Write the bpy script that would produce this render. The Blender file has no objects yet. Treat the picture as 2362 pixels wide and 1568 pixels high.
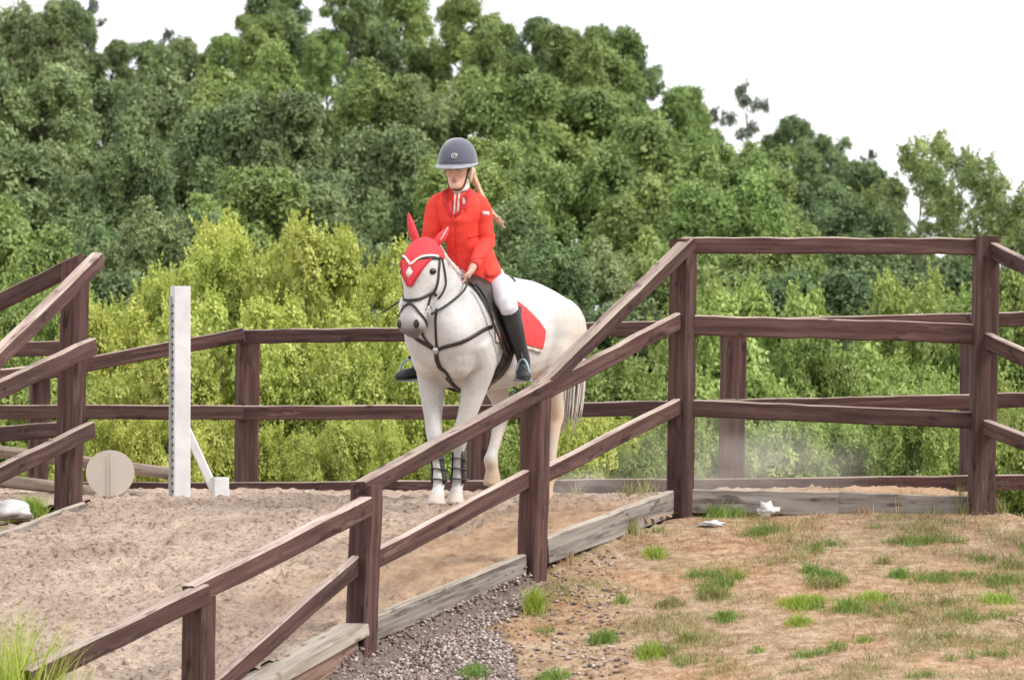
import bpy, bmesh, math, random
import numpy as np
from mathutils import Vector, Matrix, noise
from mathutils.bvhtree import BVHTree

# ------------------------------------------------------------------ camera, sky, sun, exposure
SC = bpy.context.scene
COL = SC.collection
FPX, HZ, UC = 12300.0, 926.0, 1181.0        # focal length, horizon row and centre column of the 2362-px-wide picture
CAMZ = 1.6
cam_d = bpy.data.cameras.new('camera'); cam = bpy.data.objects.new('camera', cam_d); COL.objects.link(cam)
cam.location = (0, 0, CAMZ); cam.rotation_euler = (math.radians(90), 0, 0)
cam_d.sensor_width = 36.0; cam_d.lens = FPX / 2362.0 * 36.0
cam_d.shift_y = (HZ - 784.0) / 2362.0
cam_d.clip_start = 0.5; cam_d.clip_end = 3000
cam_d.dof.use_dof = True; cam_d.dof.focus_distance = 31.8; cam_d.dof.aperture_fstop = 7.0
SC.camera = cam

SUN_DIR = Vector((0.80, -0.40, 0.82)).normalized()
world = bpy.data.worlds.new('World'); SC.world = world; world.use_nodes = True
wn = world.node_tree.nodes; wl = world.node_tree.links; wn.clear()
w_out = wn.new('ShaderNodeOutputWorld'); w_bg = wn.new('ShaderNodeBackground')
w_sky = wn.new('ShaderNodeTexSky'); w_sky.sky_type = 'NISHITA'; w_sky.sun_disc = False
w_sky.sun_elevation = math.asin(SUN_DIR.z); w_sky.sun_rotation = math.atan2(SUN_DIR.x, SUN_DIR.y)
w_gain = wn.new('ShaderNodeMix'); w_gain.data_type = 'RGBA'; w_gain.blend_type = 'MULTIPLY'; w_gain.inputs[0].default_value = 1
w_gain.inputs[7].default_value = (0.9, 0.9, 0.9, 1)
w_mix = wn.new('ShaderNodeMix'); w_mix.data_type = 'RGBA'; w_mix.inputs[7].default_value = (11.6, 11.7, 11.9, 1)   # bright even cloud cover
w_noise = wn.new('ShaderNodeTexNoise'); w_noise.inputs['Scale'].default_value = 2.2; w_noise.inputs['Detail'].default_value = 4
w_map = wn.new('ShaderNodeMapRange'); w_map.inputs[1].default_value = 0.3; w_map.inputs[2].default_value = 0.7
w_map.inputs[3].default_value = 0.84; w_map.inputs[4].default_value = 0.98
w_tc = wn.new('ShaderNodeTexCoord')
wl.new(w_tc.outputs['Generated'], w_noise.inputs['Vector']); wl.new(w_noise.outputs['Fac'], w_map.inputs[0])
wl.new(w_sky.outputs[0], w_gain.inputs[6]); wl.new(w_gain.outputs[2], w_mix.inputs[6]); wl.new(w_map.outputs[0], w_mix.inputs[0])
wl.new(w_mix.outputs[2], w_bg.inputs[0]); w_bg.inputs[1].default_value = 0.072
wl.new(w_bg.outputs[0], w_out.inputs[0])

sun_d = bpy.data.lights.new('sun', 'SUN'); sun_d.energy = 1.5; sun_d.angle = math.radians(14); sun_d.color = (1, 0.96, 0.9)
sun = bpy.data.objects.new('sun', sun_d); COL.objects.link(sun)
sun.rotation_euler = SUN_DIR.to_track_quat('Z', 'Y').to_euler(); sun.location = (10, -5, 20)
SC.view_settings.view_transform = 'Standard'; SC.view_settings.look = 'None'
SC.view_settings.exposure = 0.92; SC.view_settings.gamma = 1.0
SC.cycles.max_bounces = 6; SC.cycles.transparent_max_bounces = 8; SC.cycles.volume_bounces = 1
SC.cycles.use_denoising = True

# ------------------------------------------------------------------ helpers
RNG = np.random.default_rng(7); R = random.Random(5)
def P(u, v, d): return Vector(((u - UC) / FPX * d, d, CAMZ - (v - HZ) / FPX * d))
def lerp(a, b, t): return a + (b - a) * t
def sstep(a, b, x):
    t = min(1.0, max(0.0, (x - a) / (b - a))); return t * t * (3 - 2 * t)

def nd(nt, typ, **kw):
    n = nt.nodes.new(typ)
    for k, v in kw.items(): setattr(n, k, v)
    return n
def ramp(nt, stops):
    r = nt.nodes.new('ShaderNodeValToRGB'); e = r.color_ramp.elements
    while len(e) < len(stops): e.new(0.5)
    for i, (p, c) in enumerate(stops): e[i].position = p; e[i].color = (*c, 1)
    return r
def newmat(name):
    m = bpy.data.materials.new(name); m.use_nodes = True; nt = m.node_tree
    b = nt.nodes['Principled BSDF']; return m, nt, b
def mat(name, c1, c2=None, scale=12.0, rough=0.75, spec=0.3, bump=0.0, stretch=(1, 1, 1), detail=5, bscale=None, lo=0.35, hi=0.65, metal=0.0, sheen=0.0, obvar=0.0):
    m, nt, b = newmat(name)
    c2 = c2 or tuple(x * 0.75 for x in c1)
    tc = nd(nt, 'ShaderNodeTexCoord'); mp = nd(nt, 'ShaderNodeMapping'); mp.inputs['Scale'].default_value = stretch
    nt.links.new(tc.outputs['Object'], mp.inputs[0])
    nz = nd(nt, 'ShaderNodeTexNoise'); nz.inputs['Scale'].default_value = scale; nz.inputs['Detail'].default_value = detail
    nt.links.new(mp.outputs[0], nz.inputs[0])
    r = ramp(nt, [(lo, c2), (hi, c1)]); nt.links.new(nz.outputs[0], r.inputs[0])
    out = r.outputs[0]
    if obvar:
        oi = nd(nt, 'ShaderNodeObjectInfo'); mr = nd(nt, 'ShaderNodeMapRange'); mr.inputs[3].default_value = 1 - obvar; mr.inputs[4].default_value = 1 + obvar
        nt.links.new(oi.outputs['Random'], mr.inputs[0])
        hs = nd(nt, 'ShaderNodeHueSaturation'); nt.links.new(out, hs.inputs['Color']); nt.links.new(mr.outputs[0], hs.inputs['Value']); out = hs.outputs[0]
    nt.links.new(out, b.inputs['Base Color'])
    b.inputs['Roughness'].default_value = rough; b.inputs['Specular IOR Level'].default_value = spec; b.inputs['Metallic'].default_value = metal
    if sheen: b.inputs['Sheen Weight'].default_value = sheen
    if bump:
        bz = nd(nt, 'ShaderNodeTexNoise'); bz.inputs['Scale'].default_value = bscale or scale * 3; bz.inputs['Detail'].default_value = 4
        nt.links.new(mp.outputs[0], bz.inputs[0])
        bp = nd(nt, 'ShaderNodeBump'); bp.inputs['Strength'].default_value = bump; bp.inputs['Distance'].default_value = 0.01
        nt.links.new(bz.outputs[0], bp.inputs['Height']); nt.links.new(bp.outputs[0], b.inputs['Normal'])
    return m

def link(o, parent=None, pm=None):
    COL.objects.link(o)
    if parent is not None:
        o.parent = parent
        o.matrix_parent_inverse = (pm or Matrix.Translation(parent.location)).inverted()
    return o
def tag(o, label=None, cat=None, group=None, kind=None):
    if label: o['label'] = label
    if cat: o['category'] = cat
    if group: o['group'] = group
    if kind: o['kind'] = kind
    return o
def empty(name, loc, label, cat, group=None):
    o = bpy.data.objects.new(name, None); o.location = loc; o.empty_display_size = 0.1; COL.objects.link(o)
    return tag(o, label, cat, group)
def mesh_obj(name, verts, faces, mats, parent=None, smooth=True, origin=None, mx=None, fm=None, pm=None):
    me = bpy.data.meshes.new(name)
    og = Vector(origin) if origin is not None else Vector((0, 0, 0))
    me.from_pydata([tuple(Vector(v) - og) for v in verts], [], faces)
    for m in (mats if isinstance(mats, (list, tuple)) else [mats]): me.materials.append(m)
    if fm is not None: me.polygons.foreach_set('material_index', fm)
    if smooth: me.polygons.foreach_set('use_smooth', [True] * len(me.polygons))
    me.update()
    o = bpy.data.objects.new(name, me)
    o.matrix_world = mx if mx is not None else Matrix.Translation(og)
    return link(o, parent, pm)
def np_mesh(name, v, quads, m, attr=None, smooth=False):
    """v (N,3) float array, quads (M,k) int array -> mesh"""
    me = bpy.data.meshes.new(name); k = quads.shape[1]
    me.vertices.add(len(v)); me.vertices.foreach_set('co', v.astype(np.float32).ravel())
    me.loops.add(quads.size); me.loops.foreach_set('vertex_index', quads.astype(np.int32).ravel())
    me.polygons.add(len(quads)); me.polygons.foreach_set('loop_start', np.arange(0, quads.size, k, dtype=np.int32))
    me.polygons.foreach_set('loop_total', np.full(len(quads), k, dtype=np.int32))
    if smooth: me.polygons.foreach_set('use_smooth', np.ones(len(quads), dtype=bool))
    for mm in (m if isinstance(m, (list, tuple)) else [m]): me.materials.append(mm)
    if attr is not None:
        a = me.attributes.new('tint', 'FLOAT', 'POINT'); a.data.foreach_set('value', attr.astype(np.float32))
    me.update(calc_edges=True); return me

class MB:
    """collects closed shapes"""
    def __init__(s): s.v = []; s.f = []
    def add(s, vs, fs):
        o = len(s.v); s.v += [Vector(x) for x in vs]; s.f += [tuple(i + o for i in f) for f in fs]; return s
    def loft(s, secs, n=14, side=(0, 1, 0), sub=3, power=2.0):
        """secs: (centre, half size along side, half size across)"""
        C = [Vector(c[0]) for c in secs]; A = [c[1] for c in secs]; B = [c[2] for c in secs]
        pts = []
        def cr(p0, p1, p2, p3, t): return 0.5 * ((2 * p1) + (p2 - p0) * t + (2 * p0 - 5 * p1 + 4 * p2 - p3) * t * t + (3 * p1 - p0 - 3 * p2 + p3) * t ** 3)
        m = len(C)
        for i in range(m - 1):
            g = lambda L, j: L[min(max(j, 0), m - 1)]
            for k in range(sub):
                t = k / sub
                pts.append((cr(g(C, i - 1), C[i], C[i + 1], g(C, i + 2), t), max(.001, cr(g(A, i - 1), A[i], A[i + 1], g(A, i + 2), t)), max(.001, cr(g(B, i - 1), B[i], B[i + 1], g(B, i + 2), t))))
        pts.append((C[-1], A[-1], B[-1]))
        vs = []; fs = []; S = Vector(side)
        for i, (c, a, b) in enumerate(pts):
            t = (pts[min(i + 1, len(pts) - 1)][0] - pts[max(i - 1, 0)][0]).normalized()
            sd = (S - t * S.dot(t)).normalized(); ot = t.cross(sd)
            for k in range(n):
                an = 2 * math.pi * k / n; ca, sa = math.cos(an), math.sin(an)
                if power != 2.0:
                    ca = math.copysign(abs(ca) ** (2 / power), ca); sa = math.copysign(abs(sa) ** (2 / power), sa)
                vs.append(c + sd * a * ca + ot * b * sa)
        L = len(pts)
        for i in range(L - 1):
            for k in range(n):
                k2 = (k + 1) % n
                fs.append((i * n + k, i * n + k2, (i + 1) * n + k2, (i + 1) * n + k))
        fs.append(tuple(reversed(range(n)))); fs.append(tuple((L - 1) * n + k for k in range(n)))
        return s.add(vs, fs)
    def ball(s, c, r, n=12, m=8):
        c = Vector(c); r = Vector(r) if not isinstance(r, (int, float)) else Vector((r, r, r))
        vs = [c + Vector((0, 0, -r.z))]; fs = []
        for i in range(1, m):
            th = math.pi * i / m
            for k in range(n):
                ph = 2 * math.pi * k / n
                vs.append(c + Vector((r.x * math.sin(th) * math.cos(ph), r.y * math.sin(th) * math.sin(ph), -r.z * math.cos(th))))
        vs.append(c + Vector((0, 0, r.z))); N = len(vs) - 1
        for k in range(n):
            k2 = (k + 1) % n
            fs.append((0, 1 + k2, 1 + k)); fs.append((N, N - n + k, N - n + k2))
            for i in range(m - 2):
                a = 1 + i * n; fs.append((a + k, a + k2, a + n + k2, a + n + k))
        return s.add(vs, fs)
    def tube(s, pts, r, n=7):
        rr = r if isinstance(r, (list, tuple)) else [r] * len(pts)
        d = (Vector(pts[-1]) - Vector(pts[0])).normalized()
        side = (1, 0, 0) if abs(d.x) < 0.7 else (0, 1, 0)
        return s.loft([(p, q, q) for p, q in zip(pts, rr)], n=n, side=side, sub=2)
    def box(s, c, h, mx=None):
        c = Vector(c); vs = []
        for i in range(8):
            d = Vector((h[0] * (1 if i & 1 else -1), h[1] * (1 if i & 2 else -1), h[2] * (1 if i & 4 else -1)))
            vs.append(c + (mx @ d if mx else d))
        return s.add(vs, [(0, 2, 3, 1), (4, 5, 7, 6), (0, 1, 5, 4), (2, 6, 7, 3), (0, 4, 6, 2), (1, 3, 7, 5)])
    def obj(s, name, m, parent=None, **kw): return mesh_obj(name, s.v, s.f, m, parent, **kw)

def remesh(mb, voxel, smooth_it, name='tmp'):
    """one continuous skin around all the shapes of mb"""
    me = bpy.data.meshes.new(name); me.from_pydata([tuple(v) for v in mb.v], [], mb.f); me.update()
    bm = bmesh.new(); bm.from_mesh(me); bmesh.ops.recalc_face_normals(bm, faces=bm.faces); bm.to_mesh(me); bm.free()
    o = bpy.data.objects.new(name, me); COL.objects.link(o)
    r = o.modifiers.new('r', 'REMESH'); r.mode = 'VOXEL'; r.voxel_size = voxel; r.adaptivity = 0
    if smooth_it:
        sm = o.modifiers.new('s', 'SMOOTH'); sm.factor = 0.5; sm.iterations = smooth_it
    dg = bpy.context.evaluated_depsgraph_get()
    out = bpy.data.meshes.new_from_object(o.evaluated_get(dg))
    bpy.data.objects.remove(o); bpy.data.meshes.remove(me)
    out.polygons.foreach_set('use_smooth', [True] * len(out.polygons)); out.name = name
    return out
def bvh_of(me): return BVHTree.FromPolygons([v.co.copy() for v in me.vertices], [tuple(p.vertices) for p in me.polygons])
def resample(pts, step):
    pts = [Vector(p) for p in pts]; out = []; m = len(pts)
    for i in range(m - 1):
        p0, p1, p2, p3 = pts[max(i - 1, 0)], pts[i], pts[i + 1], pts[min(i + 2, m - 1)]
        k = max(1, int((p2 - p1).length / step))
        for j in range(k):
            t = j / k
            out.append(0.5 * ((2 * p1) + (p2 - p0) * t + (2 * p0 - 5 * p1 + 4 * p2 - p3) * t * t + (3 * p1 - p0 - 3 * p2 + p3) * t ** 3))
    out.append(pts[-1]); return out
def strap(mb, bvh, pts, width, thick=0.004, off=0.002, step=0.012, snap=True, normal=None):
    """flat leather strap that follows a surface"""
    q = resample(pts, step); ring = []
    for i, p in enumerate(q):
        if snap:
            loc, nrm, _, _ = bvh.find_nearest(p); p = loc + nrm * off
        else:
            nrm = Vector(normal) if normal is not None else Vector((1, 0, 0))
        q[i] = p; ring.append(nrm)
    vs = []; fs = []
    for i, p in enumerate(q):
        t = (q[min(i + 1, len(q) - 1)] - q[max(i - 1, 0)])
        t = t.normalized() if t.length > 1e-6 else Vector((0, 0, 1))
        nrm = ring[i]; nrm = (nrm - t * nrm.dot(t)).normalized(); s = t.cross(nrm)
        for a, b in ((-1, 0), (-1, 1), (1, 1), (1, 0)):
            vs.append(p + s * a * width / 2 + nrm * (b * thick))
    n = len(q)
    for i in range(n - 1):
        for k in range(4):
            k2 = (k + 1) % 4; fs.append((i * 4 + k, (i + 1) * 4 + k, (i + 1) * 4 + k2, i * 4 + k2))
    fs.append((0, 1, 2, 3)); fs.append(tuple((n - 1) * 4 + k for k in (3, 2, 1, 0)))
    return mb.add(vs, fs)
# ------------------------------------------------------------------ terrain
R3 = Vector((0.99, 31.0)); TD = Vector((-0.508, -0.861)); ND = Vector((-0.861, 0.508)); RW = 4.30
def sw(x, y):
    d = Vector((x, y)) - R3; return d.dot(TD), d.dot(ND)
def fbm(x, y, z=0.0, o=4, l=2.0):
    s = 0; a = 1; t = 0
    for _ in range(o):
        s += a * noise.noise(Vector((x, y, z))); t += a; a *= .5; x *= l; y *= l; z += 3.1
    return s / t
def softp(x, k=0.35): return k * math.log1p(math.exp(min(40, x / k)))
def sand_z(x, y):
    s, w = sw(x, y)
    return 0.985 - 0.172 * softp(s - 0.15) + 0.05 * sstep(0.6, 2.2, x) * sstep(0.5, -0.5, s)
FAR_Y = lambda x: 36.7 - 0.42 * (x + 1.8)          # the line of the back fence
def slope_z(x, y):
    k = lerp(0.25, 0.185, sstep(-1, 2.5, x))
    z = 0.965 - k * softp(31.05 - y, 0.12)
    return softp(z + 0.15, 0.12) - 0.15
def ground_z(x, y):
    s, w = sw(x, y)
    n = 0.03 * fbm(x * 1.6, y * 1.6, 0, 5)
    if y > 60: return 0.0
    front = (w < 0.0 and y < 31.0 + (x - 0.99) * 0.02) if x < 2.75 else y < 31.05
    if front:
        z = slope_z(x, y) + n
        if x < 1.15 and s > -.5: z = max(z, sand_z(x, y) - 0.02 - 0.018 * max(s, 0) - 2.6 * max(0, -w - .03))
    elif w > RW and y < 33.4: z = max(sand_z(x, y) - 0.03 - 0.12 * (w - RW), -0.1) + n * .5
    else: z = sand_z(x, y) - 0.07
    if x > 2.85 and y > 30.9: z -= 0.30 * (x - 2.85)
    b = y - FAR_Y(x)
    if b > 0.1: z = lerp(z, 0.0, sstep(0.1, 2.2, b))
    e = max(abs(x) - 7, 22 - y, 0)
    if e > 0: z = lerp(z, 0.0, sstep(0, 5, e))
    return max(z, -0.12)
def hit(u, v, zf=None):
    """where the line of sight through a picture point meets the ground"""
    zf = zf or ground_z; d = 24.0
    while d < 45:
        p = P(u, v, d)
        if p.z <= zf(p.x, p.y): return p
        d += 0.02
    return None
def axis_pts(a, b, step, lim):
    m = list(np.arange(a, b + 1e-6, step)); g = step; x = b
    while x < lim: g *= 1.35; x += g; m.append(x)
    g = step; x = a
    while x > -lim if a < 5 else x > -60: g *= 1.35; x -= g; m.insert(0, x)
    return m
xs = axis_pts(-5, 5.5, 0.06, 900); ys = axis_pts(23, 38, 0.06, 1500)
gv = [(x, y, ground_z(x, y)) for y in ys for x in xs]
nx = len(xs); ii = np.arange(nx - 1); jj = np.arange(len(ys) - 1)
A = (jj[:, None] * nx + ii[None, :]).ravel()
gq = np.stack([A, A + 1, A + nx + 1, A + nx], 1)

def ground_mat():
    m, nt, b = newmat('dry_ground')
    L = nt.links.new
    tc = nd(nt, 'ShaderNodeTexCoord')
    def nz(s, d=6, rough=.6):
        n = nd(nt, 'ShaderNodeTexNoise'); n.inputs['Scale'].default_value = s; n.inputs['Detail'].default_value = d; n.inputs['Roughness'].default_value = rough
        L(tc.outputs['Object'], n.inputs[0]); return n
    base = ramp(nt, [(0.35, (0.18, 0.11, 0.07)), (0.44, (0.42, 0.275, 0.175)), (0.53, (0.58, 0.41, 0.28)), (0.63, (0.70, 0.57, 0.44))])
    L(nz(11, 10, .8).outputs[0], base.inputs[0])
    red = ramp(nt, [(0.45, (1, 1, 1)), (0.68, (1.0, 0.84, 0.70))]); L(nz(1.1, 3).outputs[0], red.inputs[0])
    mul = nd(nt, 'ShaderNodeMix', data_type='RGBA', blend_type='MULTIPLY'); mul.inputs[0].default_value = 1
    L(base.outputs[0], mul.inputs[6]); L(red.outputs[0], mul.inputs[7])
    gr = ramp(nt, [(0.5, (0, 0, 0)), (0.68, (1, 1, 1))]); L(nz(1.7, 8, .75).outputs[0], gr.inputs[0])
    gmul = nd(nt, 'ShaderNodeMath', operation='MULTIPLY'); gmul.inputs[1].default_value = 0.6; L(gr.outputs[0], gmul.inputs[0])
    g2 = ramp(nt, [(0.35, (0.16, 0.17, 0.06)), (0.65, (0.34, 0.33, 0.14))]); L(nz(30, 4).outputs[0], g2.inputs[0])
    mg = nd(nt, 'ShaderNodeMix', data_type='RGBA'); L(gmul.outputs[0], mg.inputs[0]); L(mul.outputs[2], mg.inputs[6]); L(g2.outputs[0], mg.inputs[7])
    at = nd(nt, 'ShaderNodeAttribute', attribute_name='tint')
    gv_ = ramp(nt, [(0.3, (0.15, 0.11, 0.095)), (0.7, (0.34, 0.27, 0.235))]); L(nz(60, 3).outputs[0], gv_.inputs[0])
    mm = nd(nt, 'ShaderNodeMix', data_type='RGBA'); L(at.outputs['Fac'], mm.inputs[0]); L(mg.outputs[2], mm.inputs[6]); L(gv_.outputs[0], mm.inputs[7])
    sp = nd(nt, 'ShaderNodeSeparateXYZ'); L(tc.outputs['Object'], sp.inputs[0])      # rough meadow beyond the bank
    my = nd(nt, 'ShaderNodeMapRange'); my.inputs[1].default_value = 38; my.inputs[2].default_value = 40; L(sp.outputs[1], my.inputs[0])
    mw = ramp(nt, [(0.35, (0.10, 0.13, 0.04)), (0.65, (0.24, 0.28, 0.09))]); L(nz(.8, 9, .7).outputs[0], mw.inputs[0])
    mf = nd(nt, 'ShaderNodeMix', data_type='RGBA'); L(my.outputs[0], mf.inputs[0]); L(mm.outputs[2], mf.inputs[6]); L(mw.outputs[0], mf.inputs[7])
    L(mf.outputs[2], b.inputs['Base Color']); b.inputs['Roughness'].default_value = .95; b.inputs['Specular IOR Level'].default_value = .1
    bp = nd(nt, 'ShaderNodeBump'); bp.inputs['Strength'].default_value = .9; bp.inputs['Distance'].default_value = .04
    L(nz(22, 8, .75).outputs[0], bp.inputs['Height']); L(bp.outputs[0], b.inputs['Normal'])
    return m
GRAVEL = [(840, 1470), (1180, 1310), (1265, 1320), (1215, 1400), (1130, 1450), (1180, 1500), (1210, 1620), (500, 1640), (700, 1560), (815, 1545)]
def inpoly(x, y, poly):
    c = False; j = len(poly) - 1
    for i in range(len(poly)):
        xi, yi = poly[i]; xj, yj = poly[j]
        if (yi > y) != (yj > y) and x < (xj - xi) * (y - yi) / (yj - yi) + xi: c = not c
        j = i
    return c
GRAVEL_W = [(p.x, p.y) for p in (hit(u, v, slope_z) or P(u, v, 26.5) for u, v in GRAVEL)]
def grav(x, y):
    d = 0.12 * fbm(x * 4, y * 4, 5, 2)
    return 1.0 if inpoly(x + d, y + d, GRAVEL_W) else 0.0
tint = np.array([grav(v[0], v[1]) if -3.5 < v[0] < 1.5 and 24 < v[1] < 31 else 0.0 for v in gv])
gm = np_mesh('ground', np.array(gv), gq, ground_mat(), tint, True)
ground = bpy.data.objects.new('ground', gm); COL.objects.link(ground); tag(ground, 'dry tan slope with worn grass around the sand ramp', None, None, 'structure')

# sand of the ramp and of the top of the bank
def sand_mat():
    m, nt, b = newmat('arena_sand'); L = nt.links.new
    tc = nd(nt, 'ShaderNodeTexCoord')
    def nz(s, d=6, r=.6):
        n = nd(nt, 'ShaderNodeTexNoise'); n.inputs['Scale'].default_value = s; n.inputs['Detail'].default_value = d; n.inputs['Roughness'].default_value = r
        L(tc.outputs['Object'], n.inputs[0]); return n
    c = ramp(nt, [(0.36, (0.175, 0.12, 0.09)), (0.44, (0.41, 0.31, 0.24)), (0.53, (0.585, 0.46, 0.37))])  # dark tones: damp sand, plus shade of its hollows put into the colour
    L(nz(30, 9, .72).outputs[0], c.inputs[0])
    c2 = ramp(nt, [(0.36, (0.70, 0.68, 0.67)), (0.62, (1.04, 1.03, 1.02))]); L(nz(1.3, 6, .65).outputs[0], c2.inputs[0])
    mul = nd(nt, 'ShaderNodeMix', data_type='RGBA', blend_type='MULTIPLY'); mul.inputs[0].default_value = 1
    L(c.outputs[0], mul.inputs[6]); L(c2.outputs[0], mul.inputs[7])
    at = nd(nt, 'ShaderNodeAttribute', attribute_name='tint')
    d2 = ramp(nt, [(0.3, (0.34, 0.20, 0.12)), (0.65, (0.56, 0.38, 0.25))]); L(nz(10, 8, .7).outputs[0], d2.inputs[0])
    mx = nd(nt, 'ShaderNodeMix', data_type='RGBA'); L(at.outputs['Fac'], mx.inputs[0]); L(mul.outputs[2], mx.inputs[6]); L(d2.outputs[0], mx.inputs[7])
    L(mx.outputs[2], b.inputs['Base Color']); b.inputs['Roughness'].default_value = .95; b.inputs['Specular IOR Level'].default_value = .1
    bp = nd(nt, 'ShaderNodeBump'); bp.inputs['Strength'].default_value = .8; bp.inputs['Distance'].default_value = .02
    L(nz(70, 6, .7).outputs[0], bp.inputs['Height']); L(bp.outputs[0], b.inputs['Normal'])
    return m
prints = [(R.uniform(-4.5, 2), R.uniform(24, 34), R.uniform(.025, .06), R.uniform(.02, .05)) for _ in range(5200)]
cell = {}
for q in prints: cell.setdefault((int(q[0] / .3 // 1), int(q[1] / .3 // 1)), []).append(q)
def sand_surface(x, y):
    z = sand_z(x, y)
    z += 0.055 * fbm(x * 9, y * 9, 1, 4) + 0.03 * fbm(x * 1.2, y * 1.2, 9, 2)
    kx, ky = int(x / .3 // 1), int(y / .3 // 1)
    for a in (-1, 0, 1):
        for c in (-1, 0, 1):
            for (px, py, r, h) in cell.get((kx + a, ky + c), ()):
                q = ((x - px) ** 2 + (y - py) ** 2) / (r * r)
                if q < 4: z += h * (-math.exp(-q * 1.6) + .45 * math.exp(-(q - 1.6) ** 2 * 1.5))
    return z
R4P = P(2270, 1165, 31.0)
def in_sand(x, y):
    s, w = sw(x, y)
    if y > FAR_Y(x) - 0.02 or x > 2.8: return False
    if s >= 0: return -0.03 < w < RW + 0.03 * math.sin(y * 9)
    if x > 0.99: return y > 31.08 + (x - .99) * 0.01
    return w < RW + 0.02 or y > 33.4
sx = np.arange(-5.2, 2.85, 0.035); sy = np.arange(23.6, 37.6, 0.035)
sv = []; idx = -np.ones((len(sy), len(sx)), int); st = []
for j, y in enumerate(sy):
    for i, x in enumerate(sx):
        if in_sand(x, y):
            idx[j, i] = len(sv)
            e = -0.05 * max(0, 1 - min(1, (RW - sw(x, y)[1]) / .3)) if sw(x, y)[0] > 0 else 0
            sv.append((x, y, sand_surface(x, y) + e))
            s, w = sw(x, y)
            st.append(min(1, max(0, sstep(1.7, 0.4, w + .9 * fbm(x * 2.3, y * 2.3, 4, 3)) * sstep(4.2, 1.5, s) )))
q = np.stack([idx[:-1, :-1], idx[:-1, 1:], idx[1:, 1:], idx[1:, :-1]], -1).reshape(-1, 4); q = q[(q >= 0).all(1)]
sm_ = np_mesh('sand', np.array(sv), q, sand_mat(), np.array(st), True)
sand = bpy.data.objects.new('sand_ramp', sm_); COL.objects.link(sand); tag(sand, 'hoof-marked beige sand track running down off the bank', None, None, 'structure')

# ------------------------------------------------------------------ woodland
def leaf_mat(name, dark, mid, light, var=0.16, hue=0.02, trans=0.28):
    m, nt, b = newmat(name); L = nt.links.new
    at = nd(nt, 'ShaderNodeAttribute', attribute_name='tint')
    r = ramp(nt, [(0.0, dark), (0.5, mid), (1.0, light)]); L(at.outputs['Fac'], r.inputs[0])
    oi = nd(nt, 'ShaderNodeObjectInfo')
    mv = nd(nt, 'ShaderNodeMapRange'); mv.inputs[3].default_value = 1 - var; mv.inputs[4].default_value = 1 + var; L(oi.outputs['Random'], mv.inputs[0])
    mh = nd(nt, 'ShaderNodeMath', operation='MULTIPLY'); mh.inputs[1].default_value = 7.31; L(oi.outputs['Random'], mh.inputs[0])
    fr = nd(nt, 'ShaderNodeMath', operation='FRACT'); L(mh.outputs[0], fr.inputs[0])
    mr = nd(nt, 'ShaderNodeMapRange'); mr.inputs[3].default_value = .5 - hue * .7; mr.inputs[4].default_value = .5 + hue * .5; L(fr.outputs[0], mr.inputs[0])
    hs = nd(nt, 'ShaderNodeHueSaturation'); L(r.outputs[0], hs.inputs['Color']); L(mv.outputs[0], hs.inputs['Value']); L(mr.outputs[0], hs.inputs['Hue'])
    L(hs.outputs[0], b.inputs['Base Color']); b.inputs['Roughness'].default_value = .55; b.inputs['Specular IOR Level'].default_value = .35
    tr = nd(nt, 'ShaderNodeBsdfTranslucent'); L(hs.outputs[0], tr.inputs[0])
    mx = nd(nt, 'ShaderNodeMixShader'); mx.inputs[0].default_value = trans
    L(b.outputs[0], mx.inputs[1]); L(tr.outputs[0], mx.inputs[2]); L(mx.outputs[0], nt.nodes['Material Output'].inputs[0])
    return m
LM = {
 'olive': leaf_mat('olive_leaves', (0.151, 0.203, 0.087), (0.261, 0.331, 0.139), (0.406, 0.481, 0.232)),
 'green': leaf_mat('green_leaves', (0.155, 0.22, 0.068), (0.265, 0.36, 0.11), (0.42, 0.52, 0.19)),
 'deep':  leaf_mat('deep_green_leaves', (0.110, 0.162, 0.070), (0.191, 0.267, 0.110), (0.313, 0.400, 0.174)),
 'yellow': leaf_mat('yellow_green_leaves', (0.244, 0.290, 0.058), (0.441, 0.499, 0.104), (0.661, 0.696, 0.220), var=.10, hue=.012),
 'fresh': leaf_mat('fresh_green_leaves', (0.174, 0.238, 0.058), (0.302, 0.394, 0.104), (0.487, 0.568, 0.197)),
 'birch': leaf_mat('pale_leaves', (0.17, 0.225, 0.075), (0.29, 0.355, 0.125), (0.44, 0.50, 0.21)),
 'grey':  leaf_mat('grey_green_leaves', (0.093, 0.116, 0.087), (0.151, 0.180, 0.133), (0.244, 0.278, 0.197)),
}
bark = mat('bark', (0.20, 0.17, 0.14), (0.09, 0.075, 0.06), scale=14, rough=.9, bump=.6, stretch=(1, 1, .25))
bark_pale = mat('pale_bark', (0.34, 0.31, 0.27), (0.16, 0.14, 0.12), scale=14, rough=.9, bump=.5, stretch=(1, 1, .25))

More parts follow.
